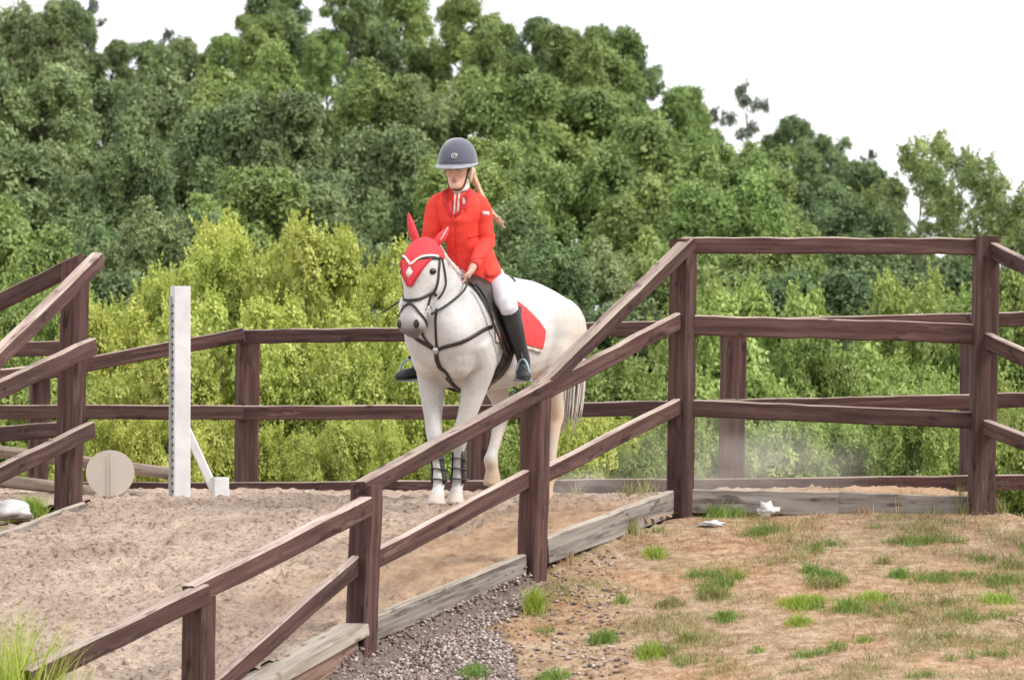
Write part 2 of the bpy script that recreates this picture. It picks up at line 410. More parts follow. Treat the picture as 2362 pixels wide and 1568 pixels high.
def unit(n):
    v = RNG.normal(size=(n, 3)); return v / np.linalg.norm(v, axis=1, keepdims=True)
def leaf_quads(pos, nrm, ln, wd, tint):
    n = len(pos); nrm = nrm / (np.linalg.norm(nrm, axis=1, keepdims=True) + 1e-9)
    t = unit(n); t -= nrm * (t * nrm).sum(1, keepdims=True); t /= np.linalg.norm(t, axis=1, keepdims=True) + 1e-9
    s = np.cross(nrm, t); ln = ln[:, None]; wd = wd[:, None]
    v = np.stack([pos - t * ln * .5, pos + s * wd * .5 - nrm * wd * .12, pos + t * ln * .5, pos - s * wd * .5 - nrm * wd * .12], 1).reshape(-1, 3)
    f = np.arange(4 * n).reshape(n, 4)
    return v, f, np.repeat(tint, 4)
def make_crown(name, h, r, base, nclump, nleaf, leaf, clump=(.16, .30), shoots=30, shape=1.0, open_=0.0, spray=1.15):
    """crown of leaf-sized faces gathered in clumps; height h, radius r, lowest foliage at base"""
    P_, N_, S_, T_ = [], [], [], []
    cs = []; ct = []
    nl = max(5, nclump // 7)                      # limbs, each carrying several clumps of leaves
    for q in range(nl):
        t = ((q + RNG.uniform(0, 1)) / nl) ** .8
        prof = math.sqrt(max(.02, 1 - abs((t - .40 * shape) / (1.06 - .40 * shape)) ** 2.2)) if t > .4 * shape else math.sqrt(1 - .5 * ((.4 * shape - t) / (.4 * shape)) ** 2)
        a = q * 2.4 + RNG.uniform(-.5, .5); rad = r * prof * RNG.uniform(.38, .78)
        L = np.array((math.cos(a) * rad, math.sin(a) * rad, base + (h - base) * (.08 + .80 * t)))
        lr = r * RNG.uniform(.30, .48); lt = RNG.normal(0, .10)
        for k in range(nclump // nl):
            d = unit(1)[0]; d[2] = d[2] * .9 + .1
            cs.append(L + d * lr * RNG.uniform(.35, 1)); ct.append(lt)
    cs = np.array(cs); cs[:, 2] = np.clip(cs[:, 2], base + .1, h * .97); cr = RNG.uniform(clump[0], clump[1], len(cs)) * r * .85
    per = np.maximum(4, (nleaf / 11 * cr ** 2 / (cr ** 2).sum()).astype(int))
    for c, q, n, lt in zip(cs, cr, per, ct):
        d = unit(n); d[:, 2] = np.where(d[:, 2] < -.6, -d[:, 2] * .6, d[:, 2]); d /= np.linalg.norm(d, axis=1, keepdims=True)
        rr = q * (RNG.uniform(.25, 1, n) ** .45) * (1 + .3 * np.sin(d[:, 0] * 5 + c[0] * 9) * np.sin(d[:, 1] * 5 + d[:, 2] * 4))
        p = c + d * rr[:, None]
        sn = d * .7 + unit(n) * .55 + np.array([0, 0, .35]); sn /= np.linalg.norm(sn, axis=1, keepdims=True)   # sprays of about eleven leaves
        off = RNG.normal(0, 1, (n, 11, 3)); off -= sn[:, None] * (off * sn[:, None]).sum(2, keepdims=True) * .75
        pl = (p[:, None] + off * leaf * spray).reshape(-1, 3)
        P_.append(pl); N_.append((np.repeat(sn, 11, 0) + unit(n * 11) * .45)); S_.append(RNG.uniform(.7, 1.3, n * 11) * leaf)
        T_.append(np.clip(.5 + lt + RNG.normal(0, .10) + np.repeat(RNG.normal(0, .16, n), 11) + RNG.normal(0, .09, n * 11), 0, 1))
    top = cs[np.argsort(-(cs[:, 2] + np.hypot(cs[:, 0], cs[:, 1]) * .5))[:max(8, nclump // 2)]]
    for k in range(shoots):
        c = top[RNG.integers(len(top))]; L = RNG.uniform(.14, .5) * r * .5
        d = np.array([RNG.normal(0, .35) + c[0] / r * .4, RNG.normal(0, .35) + c[1] / r * .4, 1.0]); d /= np.linalg.norm(d)
        n = int(26 * (1 + open_)); t = RNG.uniform(0, 1, n)
        p = c + d * (q * .6 + t * L)[:, None] + RNG.normal(0, leaf * .8, (n, 3)) * (1.15 - t)[:, None]
        P_.append(p); N_.append(unit(n) + np.array([0, 0, .3])); S_.append(RNG.uniform(.6, 1.1, n) * leaf); T_.append(np.clip(.55 + RNG.normal(0, .2, n), 0, 1))
    p = np.concatenate(P_); nn = np.concatenate(N_); s = np.concatenate(S_); t = np.concatenate(T_)
    v, f, t = leaf_quads(p, nn, s * 1.35, s * .85, t)
    return np_mesh(name, v, f, LM['green'], t), cs
def make_trunk(name, h, r, base, cs, pale=False, tr=.13):
    mb = MB(); rr = R.Random if False else R
    pts = [(0, 0, -4.0)]; x = y = 0
    for k in range(1, 6):
        x += rr.uniform(-.1, .1); y += rr.uniform(-.1, .1); pts.append((x, y, -4 + (h * .85 + 4) * k / 5))
    mb.tube(pts, [tr, tr * .85, tr * .65, tr * .5, tr * .3, tr * .12], n=8)
    sel = sorted(range(len(cs)), key=lambda i: rr.random())[:14]
    for i in sel:
        c = Vector(cs[i]); z0 = max(-1.5, c.z - rr.uniform(.3, .6) * h * .6); f = min(.999, (z0 + 4) / (h * .85 + 4)) * 5; k = min(4, int(f))
        a = Vector(pts[k]).lerp(Vector(pts[k + 1]), f - k)
        mid = a.lerp(c, .5) + Vector((rr.uniform(-.1, .1), rr.uniform(-.1, .1), rr.uniform(.0, .2)))
        mb.tube([a, mid, c], [tr * .4, tr * .25, tr * .08], n=5)
    me = bpy.data.meshes.new(name); me.from_pydata([tuple(v) for v in mb.v], [], mb.f); me.materials.append(bark_pale if pale else bark)
    me.polygons.foreach_set('use_smooth', [True] * len(me.polygons)); me.update(); return me
VAR = {}
def variant(key, h, r, base, **kw):
    pale = kw.pop('pale', False); tr = kw.pop('tr', .13)
    m, cs = make_crown(key + '_crown', h, r, base, **kw)
    VAR[key] = (m, make_trunk(key + '_trunk', h, r, base, cs, pale, tr), h, r)
variant('t1', 4.4, 2.0, 0, nclump=63, nleaf=34000, leaf=.105, clump=(.17, .34))
variant('t2', 4.2, 2.0, 0, nclump=84, nleaf=34000, leaf=.095, clump=(.14, .30), shape=.8)
variant('t3', 4.0, 2.0, 0, nclump=49, nleaf=32000, leaf=.115, clump=(.2, .38), shape=1.2)
variant('t4', 4.6, 2.0, 0, nclump=91, nleaf=34000, leaf=.09, clump=(.13, .28), shoots=60, shape=.9)
variant('sparse', 4.0, 1.3, 0, nclump=42, nleaf=4200, leaf=.075, clump=(.08, .2), shoots=46, tr=.05)
variant('birch', 5.0, 1.9, 0, nclump=70, nleaf=15000, leaf=.075, clump=(.12, .24), shoots=130, open_=.4, pale=True, tr=.06)
variant('bush', 3, 1.6, .05, nclump=112, nleaf=46000, leaf=.050, clump=(.11, .24), shoots=330, shape=.9, tr=.05)
variant('bush2', 3, 1.6, .05, nclump=91, nleaf=44000, leaf=.053, clump=(.12, .27), shoots=260, shape=.9, tr=.05)
variant('ivy', 3, 1.6, .05, nclump=70, nleaf=32000, leaf=.066, clump=(.15, .30), shoots=90, shape=.9, tr=.05)

KINDS = {
 'olive': ('broadleaf_tree', 'olive green broadleaf', 'tree', 'olive green trees of the wood'),
 'green': ('broadleaf_tree', 'mid green rounded', 'tree', 'mid green trees of the wood'),
 'deep': ('broadleaf_tree', 'dark green dense', 'tree', 'dark green trees of the wood'),
 'birch': ('birch_tree', 'pale airy feathery', 'tree', 'pale airy trees at the end of the wood'),
 'grey': ('thin_tree', 'thin grey green', 'tree', 'thin treetops above the wood'),
 'yellow': ('willow_shrub', 'yellow green willow', 'shrub', 'yellow green shrubs behind the back rails'),
 'fresh': ('leafy_shrub', 'fresh green leafy', 'shrub', 'fresh green shrubs behind the fence'),
}
def where(u):
    for lim, ph in ((-60, 'beyond the fence that falls away from the ramp post'), (200, 'behind the sack and ramp post'), (360, 'beyond the pale disc'), (560, 'beyond the white jump stand'), (740, 'behind the back rail past the stand'), (960, 'beyond the horse head'), (1250, 'directly behind the rider'),
                    (1480, 'behind the horse rump'), (1640, 'behind the tall corner post'), (1900, 'behind the dust cloud'), (2150, 'behind the long level rails'), (2400, 'beyond the thick end post'), (9999, 'past the thick end post where the rails drop')):
        if u < lim: return ph
def place(var, u, top, hw, d, kind, zbase=0.0, zs=1.0):
    cm, tm, h, r = VAR[var]
    zt = CAMZ - (top - HZ) / FPX * d
    nm, look, cat, grp = KINDS[kind]
    row = 'lowest' if d < 42.4 and cat == 'shrub' else 'low' if d < 45.5 and cat == 'shrub' else 'tall' if cat == 'shrub' else 'skyline' if d > 76 else 'upper row' if d > 67 else 'middle row' if d > 59.5 else 'front row'
    e = empty(nm, (((u - UC) / FPX) * d, d, zbase), f'{row} {look} {cat} {where(u)}', cat, grp)
    s = hw / FPX * d / r
    if cat == 'shrub': zs = min(1.55, max(.8, (zt - zbase) / (h * s)))
    c = bpy.data.objects.new('crown', cm); c.parent = e; COL.objects.link(c)
    c.scale = (s, s, s * zs); c.rotation_euler = (0, 0, R.uniform(0, 6.28)); c.location = (0, 0, zt - zbase - h * s * zs * 1.0)
    c.material_slots[0].link = 'OBJECT'; c.material_slots[0].material = LM[kind]
    t = bpy.data.objects.new('trunk', tm); t.parent = e; COL.objects.link(t); t.scale = c.scale; t.location = c.location; t.rotation_euler = c.rotation_euler
    return e
T4 = ['t1', 't2', 't3', 't4']
rows = [
 # rear row against the sky
 (80, [(0, 25, 120, 'olive'), (100, 15, 90, 'olive'), (165, -5, 62, 'deep'), (262, 92, 70, 'olive'), (345, 95, 75, 'olive'), (440, 88, 80, 'olive'), (530, 78, 62, 'green'), (640, -60, 78, 'deep'), (590, 45, 62, 'green'), (1195, 145, 85, 'green'), (1265, 150, 85, 'deep'), (650, 100, 85, 'deep'), (700, 160, 80, 'green'), (980, 185, 85, 'olive'), (150, 120, 90, 'olive'), (805, -70, 80, 'deep'), (712, 85, 62, 'deep'), (755, 70, 60, 'green'), (985, 100, 62, 'green'),
       (915, -45, 85, 'green'), (860, 20, 90, 'deep'), (1075, 8, 72, 'green'), (1130, 70, 70, 'green'), (1222, 52, 60, 'deep'), (1310, 75, 85, 'green'), (1405, 72, 78, 'green'), (1460, 130, 62, 'deep'), (1555, 215, 80, 'green'), (1600, 225, 60, 'green'), (1820, 268, 75, 'deep'), (1900, 310, 80, 'deep'), (1970, 385, 75, 'deep'), (2030, 420, 60, 'deep')]),
 (71, [(-30, 150, 130, 'olive'), (110, 150, 120, 'olive'), (250, 185, 110, 'olive'), (390, 180, 120, 'olive'), (520, 170, 100, 'green'), (620, 120, 90, 'green'), (720, 240, 90, 'deep'), (850, 150, 110, 'green'), (960, 190, 100, 'olive'),
       (1075, 170, 100, 'green'), (1190, 200, 110, 'green'), (1300, 220, 110, 'green'), (1420, 230, 110, 'green'), (1520, 300, 105, 'green'), (1640, 310, 110, 'green'), (1740, 330, 100, 'green'), (1850, 420, 110, 'deep'), (1960, 470, 110, 'deep'), (2080, 520, 110, 'deep')]),
 (63, [(20, 300, 130, 'olive'), (150, 360, 110, 'olive'), (290, 290, 110, 'deep'), (420, 310, 110, 'olive'), (540, 270, 110, 'olive'), (650, 240, 110, 'olive'), (770, 420, 90, 'deep'), (890, 330, 110, 'olive'), (1000, 400, 90, 'deep'), (1100, 320, 110, 'green'),
       (1230, 370, 110, 'green'), (1350, 350, 110, 'green'), (1470, 420, 110, 'green'), (1590, 440, 110, 'green'), (1700, 410, 110, 'green'), (1810, 490, 110, 'green'), (1930, 560, 110, 'deep'), (2060, 600, 110, 'deep'), (2200, 620, 110, 'deep'), (2350, 620, 110, 'green')]),
 (56, [(60, 480, 120, 'green'), (210, 500, 100, 'deep'), (340, 470, 100, 'olive'), (460, 520, 100, 'deep'), (580, 410, 110, 'green'), (700, 450, 110, 'olive'), (830, 540, 100, 'deep'), (930, 560, 90, 'olive'), (1160, 480, 110, 'olive'), (1260, 540, 100, 'deep'),
       (1380, 560, 100, 'olive'), (1490, 540, 105, 'green'), (1610, 590, 105, 'green'), (1730, 580, 105, 'green'), (1840, 680, 100, 'deep'), (2000, 780, 110, 'deep'), (2150, 760, 110, 'deep'), (2300, 780, 110, 'deep')]),
]
for q_, (d, lst) in enumerate(rows):            # the wood runs on past both edges of the view
    for n_ in range(7):
        lst.append((-130 - n_ * 125, (40, 170, 320, 500)[q_] + R.uniform(-30, 30), 120, ('olive', 'deep', 'green')[n_ % 3]))
        if n_ < 5: lst.append((2440 + n_ * 125, (520, 560, 640, 790)[q_] + R.uniform(-30, 30), 120, ('deep', 'green', 'deep')[n_ % 3]))
k = 0
for d, lst in rows:
    for (u, top, hw, kind) in lst:
        place(T4[(k * 3 + int(u) // 90) % 4], u, top, hw * (1.08 if d > 76 else 1.3), d + R.uniform(-2.5, 2.5), kind, zs=R.uniform(.95, 1.3)); k += 1
place('sparse', 1725, 175, 60, 84, 'grey'); place('sparse', 1655, 235, 40, 85, 'grey'); place('sparse', 2008, 335, 26, 84, 'grey')
place('sparse', 205, -20, 45, 84, 'grey'); place('sparse', 395, 50, 50, 84, 'grey')
for u, top, hw in ((2125, 310, 95), (2215, 345, 90), (2310, 400, 90), (2390, 470, 80)): place('birch', u, top, hw * 1.35, 68 + R.uniform(-2, 2), 'birch')
for u, top, hw, d in ((470, 575, 120, 47), (590, 545, 140, 48), (720, 550, 130, 46.5), (840, 575, 120, 48), (350, 650, 120, 46), (250, 720, 110, 45), (930, 690, 110, 46), (520, 720, 150, 44), (700, 730, 150, 44), (860, 780, 130, 43.5), (390, 830, 130, 43), (1010, 860, 120, 44), (1340, 960, 100, 43), (1480, 985, 110, 43)):
    place('bush' if R.random() < .6 else 'bush2', u, top, hw * 1.55, d, 'yellow', zs=R.uniform(.8, 1))
for u, top, hw, d in ((60, 640, 130, 47), (160, 690, 100, 46), (1440, 830, 130, 47), (1620, 700, 130, 49), (1760, 690, 140, 48), (1870, 780, 110, 47), (2010, 830, 120, 48), (2120, 660, 120, 49), (2240, 690, 120, 48), (2350, 640, 110, 49), (2110, 870, 110, 45), (1700, 880, 130, 45), (2330, 900, 110, 45), (2230, 950, 100, 44), (1300, 840, 120, 48), (1950, 960, 100, 44), (100, 880, 140, 44)):
    place(R.choice(('bush2', 'ivy')), u, top, hw * 1.55, d, 'fresh', zs=R.uniform(.8, 1))

# low growth that closes the wood floor behind the back rails
for i in range(17):
    u = 130 + i * 92 + R.uniform(-25, 25); place(R.choice(('bush', 'bush2', 'ivy')), u, R.uniform(960, 1040), R.uniform(105, 135), R.uniform(40.6, 42.2), 'yellow' if u < 1000 or 1250 < u < 1500 else 'fresh')
for i in range(9):
    u = 1640 + i * 95 + R.uniform(-25, 25); place(R.choice(('bush2', 'ivy')), u, R.uniform(900, 1010), R.uniform(110, 140), R.uniform(41.5, 43.5), 'fresh')
for i in range(14):
    u = 60 + i * 180 + R.uniform(-40, 40); place(R.choice(T4), u, R.uniform(640, 800), 170, R.uniform(50.5, 53), 'deep' if i % 3 else 'green')

for i in range(6):
    u = -60 - i * 130; place(R.choice(('bush2', 'ivy')), u, R.uniform(700, 880), 150, R.uniform(43, 46), 'fresh')
# ------------------------------------------------------------------ timber fences
def wood_mat(name, c_dark, c_mid, c_light, wear, wcol):
    m, nt, b = newmat(name); L = nt.links.new
    tc = nd(nt, 'ShaderNodeTexCoord'); oi = nd(nt, 'ShaderNodeObjectInfo')
    sh = nd(nt, 'ShaderNodeVectorMath', operation='ADD'); L(tc.outputs['Object'], sh.inputs[0])
    sc = nd(nt, 'ShaderNodeMath', operation='MULTIPLY'); sc.inputs[1].default_value = 37; L(oi.outputs['Random'], sc.inputs[0]); L(sc.outputs[0], sh.inputs[1])
    def nz(scale, st, d=5, r=.6):
        mp = nd(nt, 'ShaderNodeMapping'); mp.inputs['Scale'].default_value = st; L(sh.outputs[0], mp.inputs[0])
        n = nd(nt, 'ShaderNodeTexNoise'); n.inputs['Scale'].default_value = scale; n.inputs['Detail'].default_value = d; n.inputs['Roughness'].default_value = r
        L(mp.outputs[0], n.inputs[0]); return n
    g = nz(1, (1.6, 34, 34)); c = ramp(nt, [(0.3, c_dark), (0.5, c_mid), (0.72, c_light)]); L(g.outputs[0], c.inputs[0])
    kn = nz(1, (5, 14, 14), 2); kr = ramp(nt, [(0.60, (1, 1, 1)), (0.70, (0.42, 0.40, 0.40))]); L(kn.outputs[0], kr.inputs[0])
    mu = nd(nt, 'ShaderNodeMix', data_type='RGBA', blend_type='MULTIPLY'); mu.inputs[0].default_value = 1; L(c.outputs[0], mu.inputs[6]); L(kr.outputs[0], mu.inputs[7])
    wz = nz(1, (2.2, 20, 20), 6, .75); wr = ramp(nt, [(1 - wear - .06, (0, 0, 0)), (1 - wear + .10, (1, 1, 1))]); L(wz.outputs[0], wr.inputs[0])
    mx = nd(nt, 'ShaderNodeMix', data_type='RGBA'); L(wr.outputs[0], mx.inputs[0]); L(mu.outputs[2], mx.inputs[6]); mx.inputs[7].default_value = (*wcol, 1)
    hs = nd(nt, 'ShaderNodeHueSaturation'); mr = nd(nt, 'ShaderNodeMapRange'); mr.inputs[3].default_value = .82; mr.inputs[4].default_value = 1.18
    L(oi.outputs['Random'], mr.inputs[0]); L(mr.outputs[0], hs.inputs['Value']); L(mx.outputs[2], hs.inputs['Color'])
    L(hs.outputs[0], b.inputs['Base Color']); b.inputs['Roughness'].default_value = .8; b.inputs['Specular IOR Level'].default_value = .25
    bp = nd(nt, 'ShaderNodeBump'); bp.inputs['Strength'].default_value = .5; bp.inputs['Distance'].default_value = .006; L(g.outputs[0], bp.inputs['Height']); L(bp.outputs[0], b.inputs['Normal'])
    return m
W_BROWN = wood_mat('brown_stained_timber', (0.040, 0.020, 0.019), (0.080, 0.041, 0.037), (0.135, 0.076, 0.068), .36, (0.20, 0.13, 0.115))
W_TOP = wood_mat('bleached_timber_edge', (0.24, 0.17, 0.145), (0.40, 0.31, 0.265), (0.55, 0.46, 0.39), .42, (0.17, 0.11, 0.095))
W_GREY = wood_mat('grey_weathered_board', (0.13, 0.11, 0.10), (0.23, 0.205, 0.185), (0.33, 0.30, 0.27), .43, (0.06, 0.035, 0.032))
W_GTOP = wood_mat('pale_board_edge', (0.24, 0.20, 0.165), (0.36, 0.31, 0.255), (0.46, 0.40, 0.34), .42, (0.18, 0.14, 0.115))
W_RED = wood_mat('reddish_brown_sleeper', (0.10, 0.05, 0.04), (0.20, 0.12, 0.09), (0.30, 0.2, 0.16), .42, (0.36, 0.28, 0.23))

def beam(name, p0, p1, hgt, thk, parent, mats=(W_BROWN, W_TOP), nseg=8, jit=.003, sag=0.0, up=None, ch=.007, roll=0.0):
    """sawn timber from p0 to p1: chamfered section, slightly uneven along its length"""
    p0, p1 = Vector(p0), Vector(p1); x = (p1 - p0); ln = x.length; x.normalize()
    U = Vector(up) if up is not None else (Vector((0, 0, 1)) if abs(x.z) < .93 else Vector((0, -1, 0)))
    y = U.cross(x).normalized(); z = x.cross(y)
    if roll: q = Matrix.Rotation(roll, 3, x); y = q @ y; z = q @ z
    h, t = hgt / 2, thk / 2
    sec = [(-t + ch, -h), (t - ch, -h), (t, -h + ch), (t, h - ch), (t - ch, h), (-t + ch, h), (-t, h - ch), (-t, -h + ch)]
    vs = []; fs = []; fm = []
    for i in range(nseg + 1):
        f = i / nseg; a, b = R.uniform(-jit, jit), R.uniform(-jit, jit) - sag * 4 * f * (1 - f)
        for (sy, sz) in sec: vs.append(((f - .5) * ln, sy + a + R.uniform(-jit, jit) * .4, sz + b + R.uniform(-jit, jit) * .4))
    for i in range(nseg):
        for k in range(8):
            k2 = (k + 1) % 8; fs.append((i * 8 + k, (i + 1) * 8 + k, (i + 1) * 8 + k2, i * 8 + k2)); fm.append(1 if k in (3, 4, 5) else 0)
    fs.append(tuple(range(8))); fm.append(0); fs.append(tuple(nseg * 8 + k for k in reversed(range(8)))); fm.append(0)
    M = Matrix((x, y, z)).transposed().to_4x4(); M.translation = (p0 + p1) / 2
    o = mesh_obj(name, vs, fs, list(mats), parent, smooth=False, mx=M, fm=fm)
    return o
def post(base, top, w, parent, mats=(W_BROWN, W_TOP), yaw=None, name='post'):
    up = Vector((-ND.x, -ND.y, 0)) if yaw is None else Vector((math.sin(yaw), -math.cos(yaw), 0))
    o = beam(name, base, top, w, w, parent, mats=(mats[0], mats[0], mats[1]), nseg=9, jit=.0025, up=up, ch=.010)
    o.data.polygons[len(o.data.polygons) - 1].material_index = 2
    return o
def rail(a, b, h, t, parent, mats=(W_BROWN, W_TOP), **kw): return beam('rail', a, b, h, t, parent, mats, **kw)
def px(n, d): return n / FPX * d

# --- fence down the open side of the ramp
dR = [26.5, 28.0, 29.5, 31.0]
f1 = empty('ramp_fence', (0.13, 29.5, 0.6), 'brown timber fence stepping down the ramp beside the gravel', 'fence')
post(P(453, 1760, 26.5), P(460, 1372, 26.5), .128, f1)
post(P(830, 1590, 28.0), P(846, 1118, 28.0), .130, f1)
post(P(1226, 1365, 29.5), P(1238, 893, 29.5), .128, f1)
post(P(1568, 1200, 31.0), P(1577, 552, 31.0), .124, f1)
rail(P(60, 1568, 25.2), P(470, 1368, 26.48), .100, .075, f1)
rail(P(437, 1374, 26.43), P(846, 1168, 27.88), .102, .075, f1)
rail(P(832, 1128, 27.93), P(1262, 893, 29.52), .088, .075, f1)
rail(P(1238, 905, 29.44), P(1590, 560, 31.0), .080, .08, f1)
rail(P(1250, 905, 29.6), P(1585, 730, 31.05), .098, .048, f1)
rail(P(470, 1612, 26.4), P(850, 1275, 28.1), .098, .048, f1)
rail(P(825, 1310, 28.05), P(1250, 1085, 29.6), .100, .048, f1)
rail(P(1222, 1112, 29.55), P(1585, 925, 31.05), .092, .048, f1)
# --- level fence across the bank top
f2 = empty('bank_fence', (1.9, 31.0, 0.95), 'brown level fence along the bank top with three long rails', 'fence')
post(P(2262, 1215, 31.0), P(2276, 546, 31.0), .138, f2, yaw=.12)
rail(P(1580, 566, 31.02), P(2285, 568, 31.0), .096, .05, f2, nseg=12, jit=.004)
rail(P(1590, 751, 31.02), P(2270, 771, 31.02), .118, .05, f2, nseg=12, jit=.004, sag=-.004)
rail(P(1585, 940, 31.02), P(2262, 970, 31.02), .100, .05, f2, nseg=12, jit=.004)
post(P(2700, 1500, 29.2), P(2700, 800, 29.2), .13, f2, yaw=.12)
rail(P(2270, 566, 31.05), P(2715, 790, 29.2), .092, .05, f2)
rail(P(2255, 775, 31.05), P(2715, 985, 29.2), .096, .05, f2)
rail(P(2250, 975, 31.05), P(2715, 1160, 29.2), .092, .05, f2)
# --- back fence
f3 = empty('back_fence', (-1.8, 36.7, 0.98), 'brown fence of two rails and a low board along the back of the bank', 'fence')
def FP(u, v, off=0.0):
    d = 36.7
    for _ in range(6): d = FAR_Y((u - UC) / FPX * d)
    return P(u, v, d + off)
for u0, u1, v0, v1, w in ((565, 573, 1270, 768, .142), (1100, 1110, 1270, 762, .14), (1686, 1692, 1250, 748, .142), (2242, 2246, 1250, 738, .14)):
    post(FP(u0, v0, .1), FP(u1, v1, .1), w, f3, yaw=.3)
rail(FP(552, 776), FP(1105, 769), .098, .05, f3); rail(FP(1100, 767), FP(1700, 752), .098, .05, f3); rail(FP(1690, 751), FP(2250, 738), .094, .05, f3); rail(FP(2240, 738), FP(2480, 733), .094, .05, f3)
rail(FP(545, 952), FP(1105, 950), .1, .05, f3); rail(FP(1100, 951), FP(1700, 937), .1, .05, f3); rail(FP(1690, 938), FP(2250, 926), .1, .05, f3); rail(FP(2240, 924), FP(2480, 920), .1, .05, f3)
rail(FP(190, 1128, -.06), FP(740, 1127, -.06), .1, .045, f3); rail(FP(735, 1127, -.06), FP(1300, 1122, -.06), .1, .045, f3); rail(FP(1295, 1122, -.06), FP(1850, 1119, -.06), .1, .045, f3); rail(FP(1845, 1118, -.06), FP(2480, 1110, -.06), .1, .045, f3)
# its end that drops away past the jump stand
post(P(83, 1350, 36.9), P(92, 856, 36.9), .135, f3, yaw=.2)
rail(P(562, 772, 36.62), P(80, 864, 36.78), .098, .05, f3); rail(P(95, 858, 36.8), P(-120, 880, 36.0), .1, .05, f3)
rail(P(560, 951, 36.6), P(-120, 950, 36.75), .1, .05, f3)
# --- fence down the far side of the ramp
f4 = empty('ramp_fence', (-2.72, 33.2, 0.95), 'brown fence running down the ramp beside the green grass verge', 'fence')
post(P(155, 1205, 33.2), P(176, 605, 33.2), .135, f4)
rail(P(226, 600, 33.05), P(-110, 928, 31.3), .098, .08, f4)
rail(P(214, 798, 33.08), P(-110, 948, 31.3), .108, .05, f4)
rail(P(211, 990, 33.08), P(-110, 1145, 31.3), .104, .05, f4)
# --- fence that leaves that post over the other side of the bank
f5 = empty('bank_fence', (-3.1, 33.6, 0.9), 'brown fence falling away behind the ramp post and the white sack', 'fence')
rail(P(188, 605, 33.32), P(-150, 770, 34.6), .105, .05, f5)
rail(P(175, 802, 33.32), P(-150, 812, 34.6), .095, .05, f5)
rail(P(165, 990, 33.32), P(-150, 1010, 34.6), .1, .05, f5)
post(P(-130, 1480, 34.6), P(-130, 740, 34.6), .13, f5)
# --- edging boards of the sand
e1 = empty('edging_boards', (0.5, 30.2, 0.8), 'grey weathered edging boards holding the sand along the gravel side', 'edging')
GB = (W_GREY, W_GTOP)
def board(a, b, h, t, parent, mats=GB, **kw): return beam('board', a, b, h, t, parent, mats, **kw)
board(P(1255, 1270, 29.55), P(1548, 1160, 30.98), .15, .055, e1)
board(P(858, 1449, 28.05), P(1208, 1303, 29.48), .13, .06, e1)
board(P(480, 1640, 26.5), P(818, 1450, 27.95), .07, .17, e1, mats=(W_GTOP, W_GTOP))
board(P(480, 1700, 26.45), P(815, 1492, 27.92), .105, .06, e1, mats=(W_RED, W_RED))
e2 = empty('edging_boards', (1.9, 31.0, 0.9), 'grey boards along the ground under the level fence', 'edging')
board(P(1590, 1156, 31.03), P(1935, 1160, 31.03), .14, .05, e2); board(P(1930, 1161, 31.04), P(2255, 1172, 31.03), .14, .05, e2)
e3 = empty('edging_boards', (-3.4, 32.2, 0.85), 'low worn board edging the sand beside the green verge', 'edging')
board(P(190, 1168, 33.1), P(-90, 1275, 31.3), .06, .04, e3)
# ------------------------------------------------------------------ horse (x forward, y its left, z up)
HO = P(1087, 1166, 32.3); HO.z = 0.975
FW = Vector((-0.485, -0.875, 0)).normalized(); LF = Vector((0, 0, 1)).cross(FW)
HM = Matrix((FW, LF, Vector((0, 0, 1)))).transposed().to_4x4(); HM.translation = HO
HY = -0.025
hb = MB()
hb.loft([((-1.12, 0, 1.02), .08, .12), ((-1.08, 0, 1.02), .19, .18), ((-.96, 0, 1.04), .27, .25), ((-.76, 0, 1.05), .295, .30), ((-.55, 0, 1.06), .29, .325), ((-.3, 0, 1.025), .31, .33),
         ((-.05, 0, 1.015), .295, .325), ((.12, 0, 1.04), .265, .345), ((.28, 0, 1.035), .25, .31), ((.41, 0, 1.0), .225, .245), ((.485, 0, .97), .17, .17), ((.515, 0, .96), .08, .09)], n=24)
# neck and head
hb.loft([((.10, 0, 1.09), .15, .28), ((.24, -.01, 1.17), .150, .26), ((.35, -.015, 1.26), .128, .215), ((.44, -.02, 1.37), .108, .175), ((.49, -.02, 1.47), .095, .13), ((.52, -.025, 1.535), .075, .09)], n=20)
hb.loft([((.475, HY, 1.555), .05, .055), ((.50, HY, 1.53), .088, .09), ((.535, HY, 1.46), .108, .118), ((.555, HY, 1.40), .112, .128), ((.572, HY, 1.34), .102, .125), ((.60, HY, 1.26), .080, .098), ((.63, HY - .003, 1.18), .068, .078),
         ((.65, HY - .005, 1.12), .081, .072), ((.665, HY - .006, 1.075), .088, .068), ((.672, HY - .006, 1.04), .066, .052), ((.672, HY - .006, 1.022), .03, .03)], n=20, power=2.4)
for s in (-1, 1):
    hb.ball((.545, HY + s * .088, 1.345), (.075, .03, .085))            # cheek
    hb.ball((.60, HY + s * .088, 1.435), (.045, .026, .02))             # brow over the eye
    hb.ball((.70, HY + s * .052, 1.085), (.028, .028, .038))            # nostril rim
    hb.ball((.25, s * .155, 1.02), (.15, .085, .22))                       # shoulder
    hb.ball((.34, s * .095, .95), (.13, .12, .20))                       # breast muscle
    hb.ball((-.86, s * .15, 1.05), (.22, .15, .22))                     # quarters
hb.ball((.652, HY, 1.03), (.05, .045, .03))                              # chin
def leg(ch): hb.loft([((x, y, z), b, a) for (x, y, z, a, b) in ch], n=14, sub=3)
